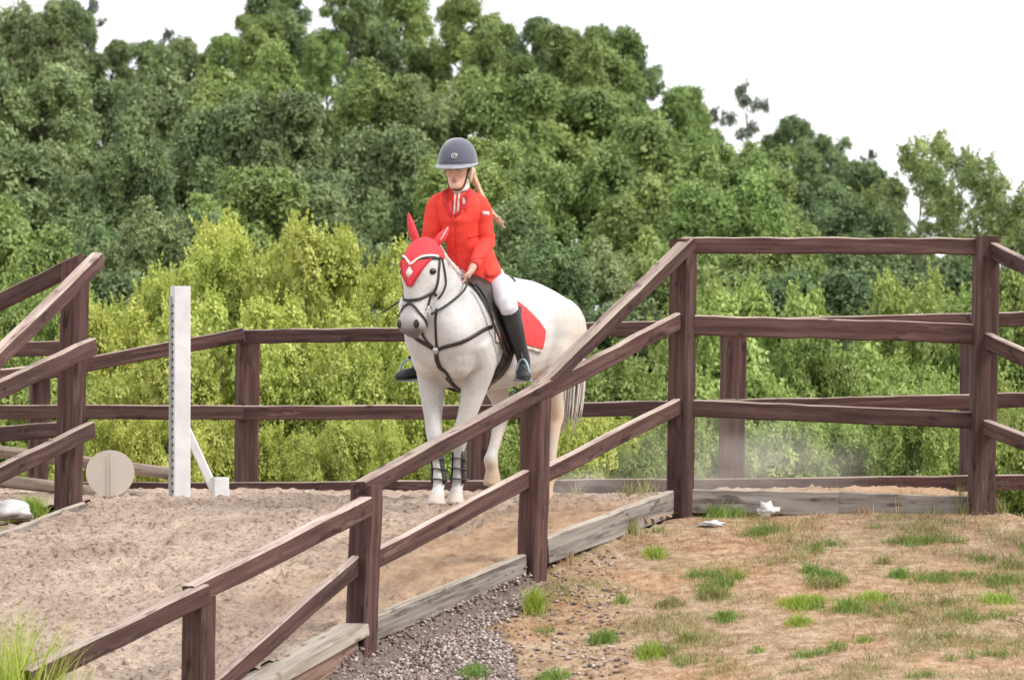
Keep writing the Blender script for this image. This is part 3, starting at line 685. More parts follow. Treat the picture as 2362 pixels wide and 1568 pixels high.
# forelegs: fore-aft half size, sideways half size
leg([(.26, -.17, 1.0, .14, .10), (.20, -.165, .85, .115, .095), (.215, -.15, .70, .088, .078), (.24, -.13, .55, .062, .056), (.255, -.115, .455, .052, .052), (.262, -.105, .41, .05, .05), (.268, -.092, .33, .036, .034), (.275, -.075, .23, .033, .031), (.282, -.062, .155, .042, .04), (.30, -.057, .105, .034, .035), (.318, -.055, .07, .042, .045), (.335, -.055, .0, .062, .058)])
leg([(.25, .17, 1.0, .14, .10), (.17, .155, .86, .115, .098), (.17, .12, .72, .09, .08), (.175, .075, .56, .065, .058), (.178, .04, .46, .053, .053), (.175, .025, .41, .05, .05), (.16, .005, .33, .036, .034), (.145, -.008, .23, .033, .031), (.135, -.012, .155, .042, .04), (.15, -.012, .105, .034, .035), (.165, -.012, .07, .042, .045), (.18, -.012, .0, .062, .058)])
# near hind planted, off hind swinging forward
leg([(-.84, .16, 1.10, .2, .12), (-.66, .19, .93, .16, .11), (-.70, .165, .78, .115, .085), (-.80, .135, .64, .075, .058), (-.865, .115, .545, .062, .048), (-.86, .105, .47, .046, .042), (-.84, .098, .33, .037, .034), (-.825, .095, .2, .036, .034), (-.815, .095, .155, .045, .041), (-.79, .095, .105, .036, .037), (-.775, .095, .07, .045, .046), (-.755, .095, 0, .063, .058)])
leg([(-.82, -.16, 1.10, .2, .12), (-.56, -.19, .96, .165, .11), (-.55, -.165, .80, .12, .085), (-.60, -.14, .66, .075, .058), (-.625, -.13, .565, .06, .048), (-.60, -.13, .50, .046, .042), (-.545, -.13, .40, .038, .035), (-.495, -.13, .31, .037, .035), (-.475, -.13, .265, .05, .045), (-.49, -.13, .215, .04, .04), (-.495, -.13, .18, .047, .047), (-.49, -.13, .105, .064, .058)])
def coat_mat():
    m, nt, b = newmat('grey_coat'); L = nt.links.new
    tc = nd(nt, 'ShaderNodeTexCoord'); sp = nd(nt, 'ShaderNodeSeparateXYZ'); L(tc.outputs['Object'], sp.inputs[0])
    n1 = nd(nt, 'ShaderNodeTexNoise'); n1.inputs['Scale'].default_value = 5; n1.inputs['Detail'].default_value = 6; L(tc.outputs['Object'], n1.inputs[0])
    n2 = nd(nt, 'ShaderNodeTexNoise'); n2.inputs['Scale'].default_value = 55; n2.inputs['Detail'].default_value = 4; L(tc.outputs['Object'], n2.inputs[0])
    c = ramp(nt, [(0.3, (0.45, 0.435, 0.425)), (0.62, (0.61, 0.60, 0.59))]); L(n1.outputs[0], c.inputs[0])
    f = ramp(nt, [(0.30, (0.80, 0.79, 0.78)), (0.5, (1, 1, 1))]); L(n2.outputs[0], f.inputs[0])
    mu = nd(nt, 'ShaderNodeMix', data_type='RGBA', blend_type='MULTIPLY'); mu.inputs[0].default_value = .7; L(c.outputs[0], mu.inputs[6]); L(f.outputs[0], mu.inputs[7])
    def mr(src, a, b_):
        q = nd(nt, 'ShaderNodeMapRange'); q.interpolation_type = 'SMOOTHSTEP'; q.inputs[1].default_value = a; q.inputs[2].default_value = b_; L(src, q.inputs[0]); return q.outputs[0]
    def mul(a, b_):
        q = nd(nt, 'ShaderNodeMath', operation='MULTIPLY')
        for i, v in enumerate((a, b_)):
            if isinstance(v, float): q.inputs[i].default_value = v
            else: L(v, q.inputs[i])
        return q.outputs[0]
    def mix(col, fac, c2):
        q = nd(nt, 'ShaderNodeMix', data_type='RGBA'); L(fac, q.inputs[0]); L(col, q.inputs[6]); q.inputs[7].default_value = (*c2, 1); return q.outputs[2]
    X, Y, Z = sp.outputs
    col = mu.outputs[2]
    # sandy, stained hind quarters and hind legs
    st = mul(mr(X, -.35, -.85), mr(Z, 1.38, .85)); col = mix(col, mul(st, mr(n1.outputs[0], .2, .6)), (0.60, 0.46, 0.35))
    col = mix(col, mul(mul(mr(X, -.3, -.42), mr(Z, .34, .15)), .9), (0.47, 0.33, 0.21))
    # grey skin of the muzzle
    hz = mul(mr(X, .55, .60), mr(Z, 1.17, 1.06)); col = mix(col, mul(hz, .8), (0.22, 0.205, 0.20))
    hz2 = mul(mr(X, .55, .60), mr(Z, 1.08, 1.035)); col = mix(col, mul(hz2, .75), (0.10, 0.09, 0.088))
    # pale pinkish hooves
    col = mix(col, mul(mul(mr(Z, .075, .06), mr(X, .05, .09)), .85), (0.66, 0.54, 0.47))
    L(col, b.inputs['Base Color']); b.inputs['Roughness'].default_value = .62; b.inputs['Specular IOR Level'].default_value = .25; b.inputs['Sheen Weight'].default_value = .15
    bp = nd(nt, 'ShaderNodeBump'); bp.inputs['Strength'].default_value = .25; bp.inputs['Distance'].default_value = .004; L(n2.outputs[0], bp.inputs['Height']); L(bp.outputs[0], b.inputs['Normal'])
    return m
COAT = coat_mat()
hme = remesh(hb, .0115, 7, 'horse'); hme.materials.append(COAT)
horse = bpy.data.objects.new('horse', hme); horse.matrix_world = HM; COL.objects.link(horse)
tag(horse, 'white horse in red ear bonnet walking down off the sandy bank', 'horse')
HB = bvh_of(hme)
DARK = mat('dark_skin', (0.012, 0.010, 0.010), (0.02, 0.016, 0.014), rough=.25, spec=.5)
def hpart(mb, name, m, parent=None, mx=HM): 
    o = mesh_obj(name, mb.v, mb.f, m, None, mx=mx)
    if parent is not None: o.parent = parent; o.matrix_parent_inverse = parent.matrix_world.inverted()
    return o
for s in (-1, 1):
    loc, nr, _, _ = HB.find_nearest(Vector((.61, HY + s * .12, 1.398)))
    q = nr.to_track_quat('X', 'Z').to_matrix()
    b = MB().ball((0, 0, 0), (.015, .027, .019)); b.v = [loc + q @ v for v in b.v]; hpart(b, 'eye', DARK, horse)
    loc, nr, _, _ = HB.find_nearest(Vector((.74, HY + s * .07, 1.085)))
    q = nr.to_track_quat('X', 'Z').to_matrix()
    b = MB().ball((0, 0, 0), (.009, .019, .027)); b.v = [loc + q @ v for v in b.v]; hpart(b, 'nostril', DARK, horse)
HAIR = mat('pale_horsehair', (0.74, 0.71, 0.66), (0.45, 0.40, 0.38), scale=3, stretch=(30, 30, 2), rough=.55, bump=.4, bscale=10)
b = MB()
for k in range(90):
    a = R.uniform(0, 6.28); q = R.uniform(0, 1) ** .5
    x0, y0 = -1.09 + .03 * math.cos(a) * q, .05 * math.sin(a) * q
    f = R.uniform(.75, 1); sp_ = R.uniform(-.06, .10)
    b.tube([(x0 + .05, y0, 1.20), (x0 - .05, y0 * 1.5 + sp_ * .3 + .03, 1.17), (x0 - .09, y0 * 1.9 + sp_ * .7, 1.0), (x0 - .07, y0 * 2 + sp_, 1.0 - .32 * f), (x0 - .03, y0 * 1.6 + sp_, .98 - .56 * f)], [.006, .010, .011, .009, .002], n=4)
hpart(b, 'tail', HAIR, horse)
b = MB()                                                                 # short mane lying on the neck
for k in range(110):
    t = k / 110; p = Vector((.12, 0, 1.44)).lerp(Vector((.46, -.02, 1.60)), t); p.z += .03 * math.sin(t * 3.1)
    loc, nr, _, _ = HB.find_nearest(p); s = -1 if R.random() < .8 else 1
    e = loc + Vector((R.uniform(-.02, .02), s * R.uniform(.05, .10), -R.uniform(.06, .12)))
    l2, n2, _, _ = HB.find_nearest(e); m_ = loc + nr * .018 + Vector((0, s * .02, .005))
    b.tube([loc - nr * .005, m_, l2 + n2 * .008], [.006, .006, .002], n=4)
hpart(b, 'mane', HAIR, horse)

# ---- red ear bonnet cut to the shape of the head
RED_B = mat('red_bonnet_cloth', (0.76, 0.075, 0.085), (0.60, 0.05, 0.065), scale=90, rough=.85, bump=.3, bscale=220)
RED_D = mat('deep_red_cloth', (0.60, 0.02, 0.05), (0.45, 0.015, 0.04), scale=60, rough=.85)
WHITE_T = mat('white_trim', (0.80, 0.76, 0.72), (0.62, 0.55, 0.52), scale=40, rough=.7)
LEATHER = mat('black_leather', (0.035, 0.030, 0.030), (0.018, 0.016, 0.016), scale=25, rough=.45, spec=.45, bump=.1)
BROWN_L = mat('dark_brown_leather', (0.045, 0.029, 0.027), (0.02, 0.014, 0.014), scale=18, rough=.45, spec=.45, bump=.1)
STEEL = mat('steel', (0.55, 0.55, 0.55), (0.4, 0.4, 0.4), rough=.3, metal=.9)
def shell(name, src, keep, planes, off, thick, m, mx, parent=None):
    bm = bmesh.new(); bm.from_mesh(src)
    bmesh.ops.delete(bm, geom=[f for f in bm.faces if not keep(f.calc_center_median(), f.normal)], context='FACES')
    for (co, no) in planes:
        bmesh.ops.bisect_plane(bm, geom=bm.verts[:] + bm.edges[:] + bm.faces[:], plane_co=co, plane_no=no, clear_outer=True)
    for v in bm.verts: v.co += v.normal * off
    me = bpy.data.meshes.new(name); bm.normal_update(); bm.to_mesh(me); bm.free()
    me.materials.clear(); me.materials.append(m)
    o = bpy.data.objects.new(name, me); o.matrix_world = mx; COL.objects.link(o)
    if parent is not None: o.parent = parent; o.matrix_parent_inverse = parent.matrix_world.inverted()
    sd = o.modifiers.new('s', 'SOLIDIFY'); sd.thickness = thick; sd.offset = 1
    return o
def vplane(s, tipz, slope):     # one side of the V that ends on the forehead
    n = Vector((0, s * slope, -1)).normalized(); return (Vector((.6, HY, tipz)), n)
keep_b = lambda c, n: c.x > .44 and c.z > 1.28
bon = shell('ear_bonnet', hme, lambda c, n: keep_b(c, n) and c.y >= HY - .02, [(Vector((.6, HY, 1.30)), Vector((0, 1.8, -1)).normalized()), (Vector((.455, 0, 1.5)), Vector((-1, 0, -.1)).normalized()), (Vector((.5, HY, 1.4)), Vector((0, -1, 0)))], .006, .004, RED_B, HM)
tag(bon, 'red cloth ear bonnet with white V trim on the horse head', 'bonnet')
shell('bonnet_half', hme, lambda c, n: keep_b(c, n) and c.y <= HY + .02, [(Vector((.6, HY, 1.30)), Vector((0, -1.8, -1)).normalized()), (Vector((.455, 0, 1.5)), Vector((-1, 0, -.1)).normalized()), (Vector((.5, HY, 1.4)), Vector((0, 1, 0)))], .006, .004, RED_B, HM, bon)
def ear(base, tip, w, name, facing):
    base, tip = Vector(base), Vector(tip); d = (tip - base); mb = MB()
    secs = []
    for t, a in ((-.15, .7), (0, .85), (.25, 1.0), (.5, .95), (.75, .68), (.92, .34), (1.0, .06)):
        secs.append((base + d * t + Vector(facing) * (.012 * math.sin(math.pi * max(t, 0))), w * a, w * a * .55))
    mb.loft(secs, n=10, side=Vector((0, 0, 1)).cross(Vector(facing))); return hpart(mb, name, RED_B, bon)
ear((.505, HY - .055, 1.56), (.515, HY - .115, 1.755), .032, 'ear_cover', (1, -.2, 0))
ear((.495, HY + .055, 1.56), (.43, HY + .11, 1.665), .030, 'ear_cover', (.6, .7, 0))
b = MB(); strap(b, HB, [(.490, HY + .088, 1.585), (.475, HY + .106, 1.62), (.445, HY + .118, 1.665)], .010, .004, snap=False, normal=(.7, -.6, 0)); hpart(b, 'trim', WHITE_T, bon)
b = MB(); strap(b, HB, [(.67, HY - .006, 1.31), (.67, HY - .035, 1.36), (.66, HY - .07, 1.42), (.62, HY - .105, 1.475)], .012, .003, .011); strap(b, HB, [(.67, HY + .006, 1.31), (.67, HY + .035, 1.36), (.66, HY + .07, 1.42), (.62, HY + .105, 1.475)], .012, .003, .011); hpart(b, 'trim', RED_D, bon)
b = MB()                                                                 # white beaded V over the forehead
for s in (-1, 1): strap(b, HB, [(.68, HY, 1.435), (.67, HY + s * .03, 1.465), (.65, HY + s * .06, 1.485), (.60, HY + s * .11, 1.495), (.56, HY + s * .125, 1.49)], .013, .006, .013)
hpart(b, 'browband_trim', WHITE_T, bon)
b = MB()
pts = []
for a in range(4):
    an = a * math.pi / 2; loc, nr, _, _ = HB.find_nearest(Vector((.68, HY + .021 * math.cos(an) - .005, 1.392 + .035 * math.sin(an)))); pts.append(loc + nr * .0135)
cen = sum(pts, Vector()) / 4 + Vector((.006, 0, 0))
b.add(pts + [cen] + [p - Vector((.004, 0, 0)) for p in pts], [(0, 1, 4), (1, 2, 4), (2, 3, 4), (3, 0, 4), (5, 6, 1, 0), (6, 7, 2, 1), (7, 8, 3, 2), (8, 5, 0, 3)]); hpart(b, 'diamond', WHITE_T, bon)

# ---- bridle and reins
bri = bpy.data.objects.new('bridle', None); bri.matrix_world = HM; COL.objects.link(bri); tag(bri, 'black leather bridle with crossed noseband and reins on the white horse', 'bridle')
def bp_(mb, name, m=LEATHER): return hpart(mb, name, m, bri)
b = MB()
for s in (-1, 1): strap(b, HB, [(.66, HY + s * .02, 1.46), (.65, HY + s * .06, 1.475), (.60, HY + s * .11, 1.48), (.53, HY + s * .125, 1.485)], .014, .006, .008)
bp_(b, 'browband')
for s in (-1, 1):
    b = MB(); strap(b, HB, [(.525, HY + s * .11, 1.50), (.55, HY + s * .13, 1.42), (.575, HY + s * .13, 1.33), (.595, HY + s * .1, 1.24), (.60, HY + s * .09, 1.18)], .017, .005, .004); bp_(b, 'cheek_strap')
    b = MB(); strap(b, HB, [(.50, HY + s * .10, 1.50), (.475, HY + s * .12, 1.40), (.47, HY + s * .11, 1.32), (.51, HY + s * .08, 1.24)], .012, .004, .004); bp_(b, 'throat_lash')
    b = MB(); b.loft([((.605 + .028 * math.cos(a), HY + s * .083, 1.165 + .03 * math.sin(a)), .005, .005) for a in np.linspace(0, 6.3, 13)], n=6, side=(0, 1, 0), sub=2); bp_(b, 'bit_ring', STEEL)
b = MB()
for s in (-1, 1): strap(b, HB, [(.70, HY, 1.225), (.69, HY + s * .04, 1.23), (.66, HY + s * .09, 1.245), (.60, HY + s * .11, 1.26), (.54, HY + s * .09, 1.255)], .018, .005, .004)
bp_(b, 'noseband')
b = MB()
for s in (-1, 1): strap(b, HB, [(.71, HY - s * .012, 1.215), (.70, HY + s * .03, 1.19), (.69, HY + s * .065, 1.15), (.65, HY + s * .09, 1.105), (.62, HY + s * .075, 1.07)], .014, .005, .004)
bp_(b, 'flash_strap')
HANDL = Vector((.235, .115, 1.385)); HANDR = Vector((.25, -.085, 1.385))
for s, hd in ((1, HANDL), (-1, HANDR)):
    b = MB(); strap(b, HB, [(.60, HY + s * .088, 1.145), (.52, HY + s * .15, 1.20), (.40, s * .175, 1.29), hd], .014, .004, snap=False, normal=(.3, s, .2)); bp_(b, 'rein')
b = MB(); strap(b, HB, [HANDL, (.24, .20, 1.28), (.20, .28, 1.15), (.10, .315, 1.05)], .014, .004, .006); bp_(b, 'rein_loop')
# ---- breastplate
bre = bpy.data.objects.new('breastplate', None); bre.matrix_world = HM; COL.objects.link(bre); tag(bre, 'dark leather breastplate straps forming a Y on the horse chest', 'breastplate')
CJ = (.53, .045, .925)
for nm, pts, w in (('neck_strap', [CJ, (.50, .11, .955), (.45, .17, .985), (.38, .235, 1.02), (.28, .27, 1.06), (.2, .3, 1.08)], .022), ('neck_strap', [CJ, (.51, -.05, .99), (.46, -.15, 1.07), (.32, -.26, 1.16)], .022),
                   ('chest_strap', [CJ, (.52, .045, .86), (.48, .045, .78), (.40, .03, .71), (.26, .01, .69), (.1, 0, .69)], .026),
                   ('martingale_fork', [(.53, .055, .94), (.535, .06, 1.02), (.52, .06, 1.10), (.53, .06, 1.18)], .014), ('martingale_fork', [(.53, .03, .94), (.54, -.02, 1.0), (.56, -.04, 1.06)], .014),
                   ('side_strap', [(.24, .16, 1.32), (.22, .24, 1.20), (.16, .30, 1.07), (.05, .33, .90)], .018), ('side_strap', [(.27, .15, 1.29), (.26, .24, 1.16), (.20, .29, 1.03), (.08, .33, .88)], .014)):
    b = MB(); strap(b, HB, pts, w, .006, .034 if 'side' in nm else .003); hpart(b, nm, LEATHER if 'side' in nm else BROWN_L, bre)
b = MB(); b.ball(HB.find_nearest(Vector(CJ))[0] + Vector((.006, 0, 0)), (.012, .022, .026)); hpart(b, 'chest_ring', STEEL, bre)
# ---- saddle pad
RED_P = mat('red_pad_cloth', (0.78, 0.085, 0.085), (0.62, 0.05, 0.06), scale=60, rough=.85, bump=.3, bscale=160)
def pad_keep(s): return lambda c, n: s * c.y > .02 and -.60 < c.x < .34 and c.z > .80
pad = shell('saddle_pad', hme, pad_keep(1), [(Vector((-.36, 0, 1)), Vector((-1, 0, -.25)).normalized()), (Vector((.17, 0, 1)), Vector((1, 0, -.12)).normalized()), (Vector((0, 0, .965)), Vector((.12, 0, -1)).normalized())], .007, .006, WHITE_T, HM)
tag(pad, 'red saddle pad with white piping under the black saddle', 'saddle pad')
shell('red_panel', hme, pad_keep(1), [(Vector((-.34, 0, 1)), Vector((-1, 0, -.25)).normalized()), (Vector((-.02, 0, 1.32)), Vector((-.62, 0, .78)).normalized()), (Vector((.13, 0, 1)), Vector((1, 0, -.12)).normalized()), (Vector((0, 0, .985)), Vector((.12, 0, -1)).normalized())], .0145, .004, RED_P, HM, pad)
shell('pad_half', hme, pad_keep(-1), [(Vector((-.36, 0, 1)), Vector((-1, 0, -.25)).normalized()), (Vector((.17, 0, 1)), Vector((1, 0, -.12)).normalized()), (Vector((0, 0, .965)), Vector((.12, 0, -1)).normalized())], .007, .006, RED_P, HM, pad)
# ---- saddle
sad = bpy.data.objects.new('saddle', None); sad.matrix_world = HM; COL.objects.link(sad); tag(sad, 'black leather jumping saddle with stirrups under the rider', 'saddle')
b = MB(); b.loft([((-.31, 0, 1.325), .09, .02), ((-.285, 0, 1.34), .125, .032), ((-.26, 0, 1.36), .165, .05), ((-.12, 0, 1.345), .13, .05), ((.04, 0, 1.385), .10, .05), ((.10, 0, 1.41), .06, .03)], n=14); hpart(b, 'seat', LEATHER, sad)
for s in (-1, 1):
    shell('flap', hme, lambda c, n, s=s: s * c.y > .08 and -.22 < c.x < .34 and c.z > .86, [(Vector((-.03, 0, 1.1)), Vector((-1, 0, -.1)).normalized()), (Vector((.205, 0, 1.2)), Vector((1, 0, -.4)).normalized()), (Vector((0, 0, .955)), Vector((-.15, 0, -1)).normalized())], .021, .008, BROWN_L, HM, sad)
b = MB(); strap(b, HB, [(.03, .31, 1.02), (.04, .30, .90), (.05, .24, .78), (.06, .12, .70), (.06, 0, .69), (.06, -.12, .70), (.05, -.24, .78), (.04, -.30, .9), (.03, -.31, 1.02)], .085, .016, .004); hpart(b, 'girth', LEATHER, sad)
STIR = mat('pale_blue_stirrup', (0.36, 0.50, 0.56), (0.22, 0.33, 0.38), rough=.35, spec=.5)
FOOT = {1: Vector((.035, .375, .80)), -1: Vector((.075, -.395, .80))}
for s in (-1, 1):
    f = FOOT[s]; b = MB(); c = Vector((0, s * .035, 0))
    sd = Vector((.35, s * 1.0, 0)).normalized()
    arc = [f + sd * (.062 * math.cos(a)) + Vector((0, 0, -.045 + (.125 * math.sin(a) if a <= math.pi else 0))) for a in np.linspace(0, math.pi, 11)]
    b.tube(arc, .007, n=7)
    b.loft([(f - sd * .066 + Vector((0, 0, -.048)), .022, .007), (f + sd * .066 + Vector((0, 0, -.048)), .022, .007)], n=8, side=(1, 0, 0), sub=3)
    hpart(b, 'stirrup_iron', STIR, sad)
    b = MB(); strap(b, HB, [(.02, s * .345, 1.20), (.025, s * .36, 1.05), (.03, s * .365, .93), f + Vector((0, 0, .085))], .026, .004, snap=False, normal=(0, s, 0)); hpart(b, 'stirrup_leather', LEATHER, sad)
# ---- open-fronted boots on the forelegs
def leg_boot(pts, rad, lab):
    e = bpy.data.objects.new('tendon_boot', None); e.matrix_world = HM; COL.objects.link(e); tag(e, lab, 'horse boot')
    ax = [Vector(p) for p in pts]; vs = []; fs = []; n = 13
    for i, (c, r) in enumerate(zip(ax, rad)):
        for k in range(n):
            a = math.radians(62) + math.radians(236) * k / (n - 1)
            vs.append(c + Vector((r * math.cos(a), r * math.sin(a), 0)))
    for i in range(len(ax) - 1):
        for k in range(n - 1): fs.append((i * n + k, i * n + k + 1, (i + 1) * n + k + 1, (i + 1) * n + k))
    o = mesh_obj('shell', vs, fs, LEATHER, None, mx=HM); o.parent = e; o.matrix_parent_inverse = HM.inverted()
    sd = o.modifiers.new('s', 'SOLIDIFY'); sd.thickness = .009; sd.offset = 1
    for t in (.2, .5, .8):
        i = int(t * (len(ax) - 1)); c = ax[i].lerp(ax[min(i + 1, len(ax) - 1)], t * (len(ax) - 1) - i); r = rad[i] + .004
        b = MB(); b.loft([(c + Vector((r * math.cos(a), r * math.sin(a), .004 * math.cos(a * 2))), .004, .011) for a in np.linspace(0, 6.2832, 17)], n=6, side=(0, 0, 1), sub=1); b.v = [v for v in b.v]; hpart(b, 'strap', LEATHER, e)
leg_boot([(.268, -.092, .325), (.272, -.083, .27), (.275, -.074, .22), (.281, -.064, .165), (.286, -.06, .13)], [.043, .041, .041, .049, .047], 'black open-fronted tendon boot on the leading foreleg')
leg_boot([(.159, .004, .325), (.152, -.002, .27), (.144, -.008, .22), (.136, -.012, .165), (.14, -.012, .13)], [.043, .041, .041, .049, .047], 'black open-fronted tendon boot on the trailing foreleg')
# ------------------------------------------------------------------ rider
RD = 32.2
def V(u, v, dy=0.0): return P(u, v, RD + dy)
def H(x, y, z): return HM @ Vector((x, y, z))
SKIN = mat('skin', (0.72, 0.47, 0.37), (0.64, 0.39, 0.30), scale=18, rough=.55, spec=.35)
RED = mat('red_jacket_cloth', (0.84, 0.082, 0.058), (0.74, 0.06, 0.045), scale=9, rough=.85, spec=.2, bump=.35, bscale=7)
RED_C = mat('collar_cloth', (0.72, 0.062, 0.066), (0.60, 0.045, 0.05), scale=30, rough=.85)
WHITE = mat('white_breeches', (0.68, 0.67, 0.71), (0.60, 0.59, 0.63), scale=7, rough=.8, bump=.3, bscale=8)
BOOT = mat('black_riding_boot', (0.045, 0.047, 0.052), (0.028, 0.029, 0.033), scale=10, rough=.5, spec=.4, bump=.25, bscale=8)
BLOND = mat('blonde_hair', (0.74, 0.62, 0.46), (0.52, 0.40, 0.26), scale=4, stretch=(20, 20, 3), rough=.5, bump=.4, bscale=10)
HELM = mat('slate_blue_helmet', (0.088, 0.092, 0.14), (0.072, 0.076, 0.115), scale=120, rough=.7, spec=.3, sheen=.6)
HRIM = mat('helmet_rim', (0.34, 0.34, 0.38), (0.24, 0.24, 0.28), rough=.4, spec=.5)
LIP = mat('lips', (0.56, 0.24, 0.21), (0.50, 0.2, 0.18), rough=.5)
BROW = mat('eye_shadow', (0.12, 0.07, 0.055), (0.09, 0.05, 0.04), rough=.6)

hc = V(1055, 388, -.14)                                            # middle of the head
hf = Vector((-.27, -.95, -.10)).normalized(); hr = hf.cross(Vector((0, 0, 1))).normalized(); hu = hr.cross(hf)
HQ = Matrix((hr, hf, hu)).transposed()                              # head frame: x its right, y forward, z up
def hd(x, y, z): return hc + HQ @ Vector((x, y, z))
bd = MB()
bd.loft([(hd(0, y, z), a, b) for (z, y, a, b) in ((-.122, .058, .018, .02), (-.112, .054, .034, .036), (-.09, .034, .048, .058), (-.06, .014, .057, .078), (-.025, .005, .064, .088), (.02, 0, .071, .094), (.06, -.006, .073, .095), (.095, -.01, .06, .08), (.118, -.01, .025, .035))], n=18, side=hr)
bd.loft([(hd(0, .090, .012), .006, .006), (hd(0, .099, -.012), .008, .008), (hd(0, .105, -.032), .012, .010), (hd(0, .094, -.042), .010, .007)], n=8, side=hr)
for s in (-1, 1):
    bd.ball(hd(s * .03, .075, .028), (.02, .014, .010)); bd.ball(hd(s * .036, .062, -.03), (.02, .022, .02)); bd.ball(hd(s * .072, -.012, -.005), (.008, .016, .026))
neck0 = V(1060, 462, -.04)
bd.loft([(neck0, .07, .065), (V(1059, 440, -.08), .055, .055), (hd(0, -.03, -.07), .052, .055), (hd(0, -.02, -.01), .05, .055)], n=14, side=(1, 0, 0))
# limbs under the clothes, hands bare
SHL, ELL, WRL = V(1110, 474, -.03), V(1122, 556, .0), V(1092, 614, -.16)
SHR, ELR, WRR = V(1004, 474, -.03), V(993, 560, .03), V(1036, 632, -.22)
HLw, HRw = H(*HANDL), H(*HANDR)
bd.loft([(V(1092, 648, .1), .10, .08), (V(1078, 590, .05), .095, .07), (V(1066, 530, .0), .095, .075), (V(1060, 475, -.04), .11, .065), (V(1060, 452, -.05), .07, .06)], n=14, side=(1, 0, 0))
for a, e, w, h in ((SHL, ELL, WRL, HLw), (SHR, ELR, WRR, HRw)):
    bd.tube([a, a.lerp(e, .5), e, e.lerp(w, .33), e.lerp(w, .66), w, w.lerp(h, .6)], [.040, .034, .030, .027, .025, .024, .022], n=10)
HIPL, HIPR = H(-.13, .10, 1.335), H(-.13, -.10, 1.335)
KNL, KNR = H(.15, .335, 1.215), H(.17, -.34, 1.215)
ANL, ANR = H(-.03, .345, .875), H(.0, -.365, .875)
for a, k, n_ in ((HIPL, KNL, ANL), (HIPR, KNR, ANR)): bd.tube([a, a.lerp(k, .5), k, k.lerp(n_, .33), k.lerp(n_, .66), n_], [.075, .06, .045, .036, .030, .026], n=10)
def hand(h, w, s):
    """palm and curled fingers closed on the rein"""
    d = (h - w).normalized(); side = Vector((.96, 0, -.1)) * s; side = (side - d * side.dot(d)).normalized(); up = d.cross(side) * s
    if up.z < 0: up = -up
    c = w + d * .055
    bd.loft([(w, .024, .019), (c, .038, .017), (c + d * .04, .04, .015)], n=12, side=up)
    for i, L in enumerate((.072, .080, .076, .060)):
        r0 = c + d * .034 + up * (.029 - .0195 * i)
        k1 = r0 + d * L * .38 - side * .008; k2 = k1 + d * L * .10 - side * L * .42; k3 = k2 - d * L * .34 - side * .004
        bd.tube([r0, k1, k2, k3], [.0095, .0092, .0085, .0072], n=7)
    t0 = w + d * .03 + up * .026; bd.tube([t0, t0 + d * .03 + up * .016 - side * .01, t0 + d * .058 + up * .010 - side * .022], [.011, .0105, .0085], n=7)
hand(HLw, WRL, 1); hand(HRw, WRR, -1)
rme = remesh(bd, .0058, 2, 'person'); rme.materials.append(SKIN)
RO = H(-.15, 0, 1.36)
def to_local(me): me.transform(Matrix.Translation(-RO)); return me
RB_w = bvh_of(rme)
rider = bpy.data.objects.new('person', to_local(rme)); rider.location = RO; COL.objects.link(rider)
tag(rider, 'rider in red show jacket, white breeches, black boots and slate riding helmet', 'person')
RMX = Matrix.Translation(RO)
def rpart(mb, name, m, parent=None, voxel=None, it=3):
    if voxel:
        me = remesh(mb, voxel, it, name); me.materials.append(m); me.transform(Matrix.Translation(-RO)); o = bpy.data.objects.new(name, me); o.matrix_world = RMX; COL.objects.link(o)
    else: o = mesh_obj(name, mb.v, mb.f, m, None, origin=RO)
    p = parent or rider; o.parent = p; o.matrix_parent_inverse = RMX.inverted(); return o
# jacket
jk = MB()
jk.loft([(V(1092, 662, .12), .175, .165), (V(1090, 640, .10), .170, .155), (V(1086, 605, .07), .152, .12), (V(1073, 560, .03), .116, .105), (V(1064, 520, .0), .124, .115), (V(1060, 490, -.03), .138, .116), (V(1059, 468, -.045), .145, .10), (V(1059, 450, -.05), .105, .08), (V(1059, 432, -.055), .062, .062)], n=22, side=(1, 0, 0))
sleeves = []
for a, e, w, s in ((SHL, ELL, WRL, 1), (SHR, ELR, WRR, -1)):
    sl = MB(); sleeves.append(sl)
    sl.loft([(a + Vector((-.07 * s, 0, .035)), .045, .05), (a + Vector((-.015 * s, 0, .004)), .058, .062), (a.lerp(e, .35), .056, .06), (a.lerp(e, .75), .055, .058), (e + Vector((0, 0, .0)), .054, .056), (e.lerp(w, .4), .049, .05), (w.lerp(e, .08), .042, .042), (w, .040, .040)], n=14, side=(0, 1, 0))
jk.loft([(V(1098, 560, .08), .05, .08), (V(1112, 592, .10), .072, .12), (V(1124, 622, .11), .078, .15), (V(1128, 640, .11), .075, .16)], n=12, side=(1, 0, 0))   # skirt over the thigh
jme = remesh(jk, .0095, 3, 'jacket')
sl_me = [remesh(sl, .008, 2, 'sleeve') for sl in sleeves]
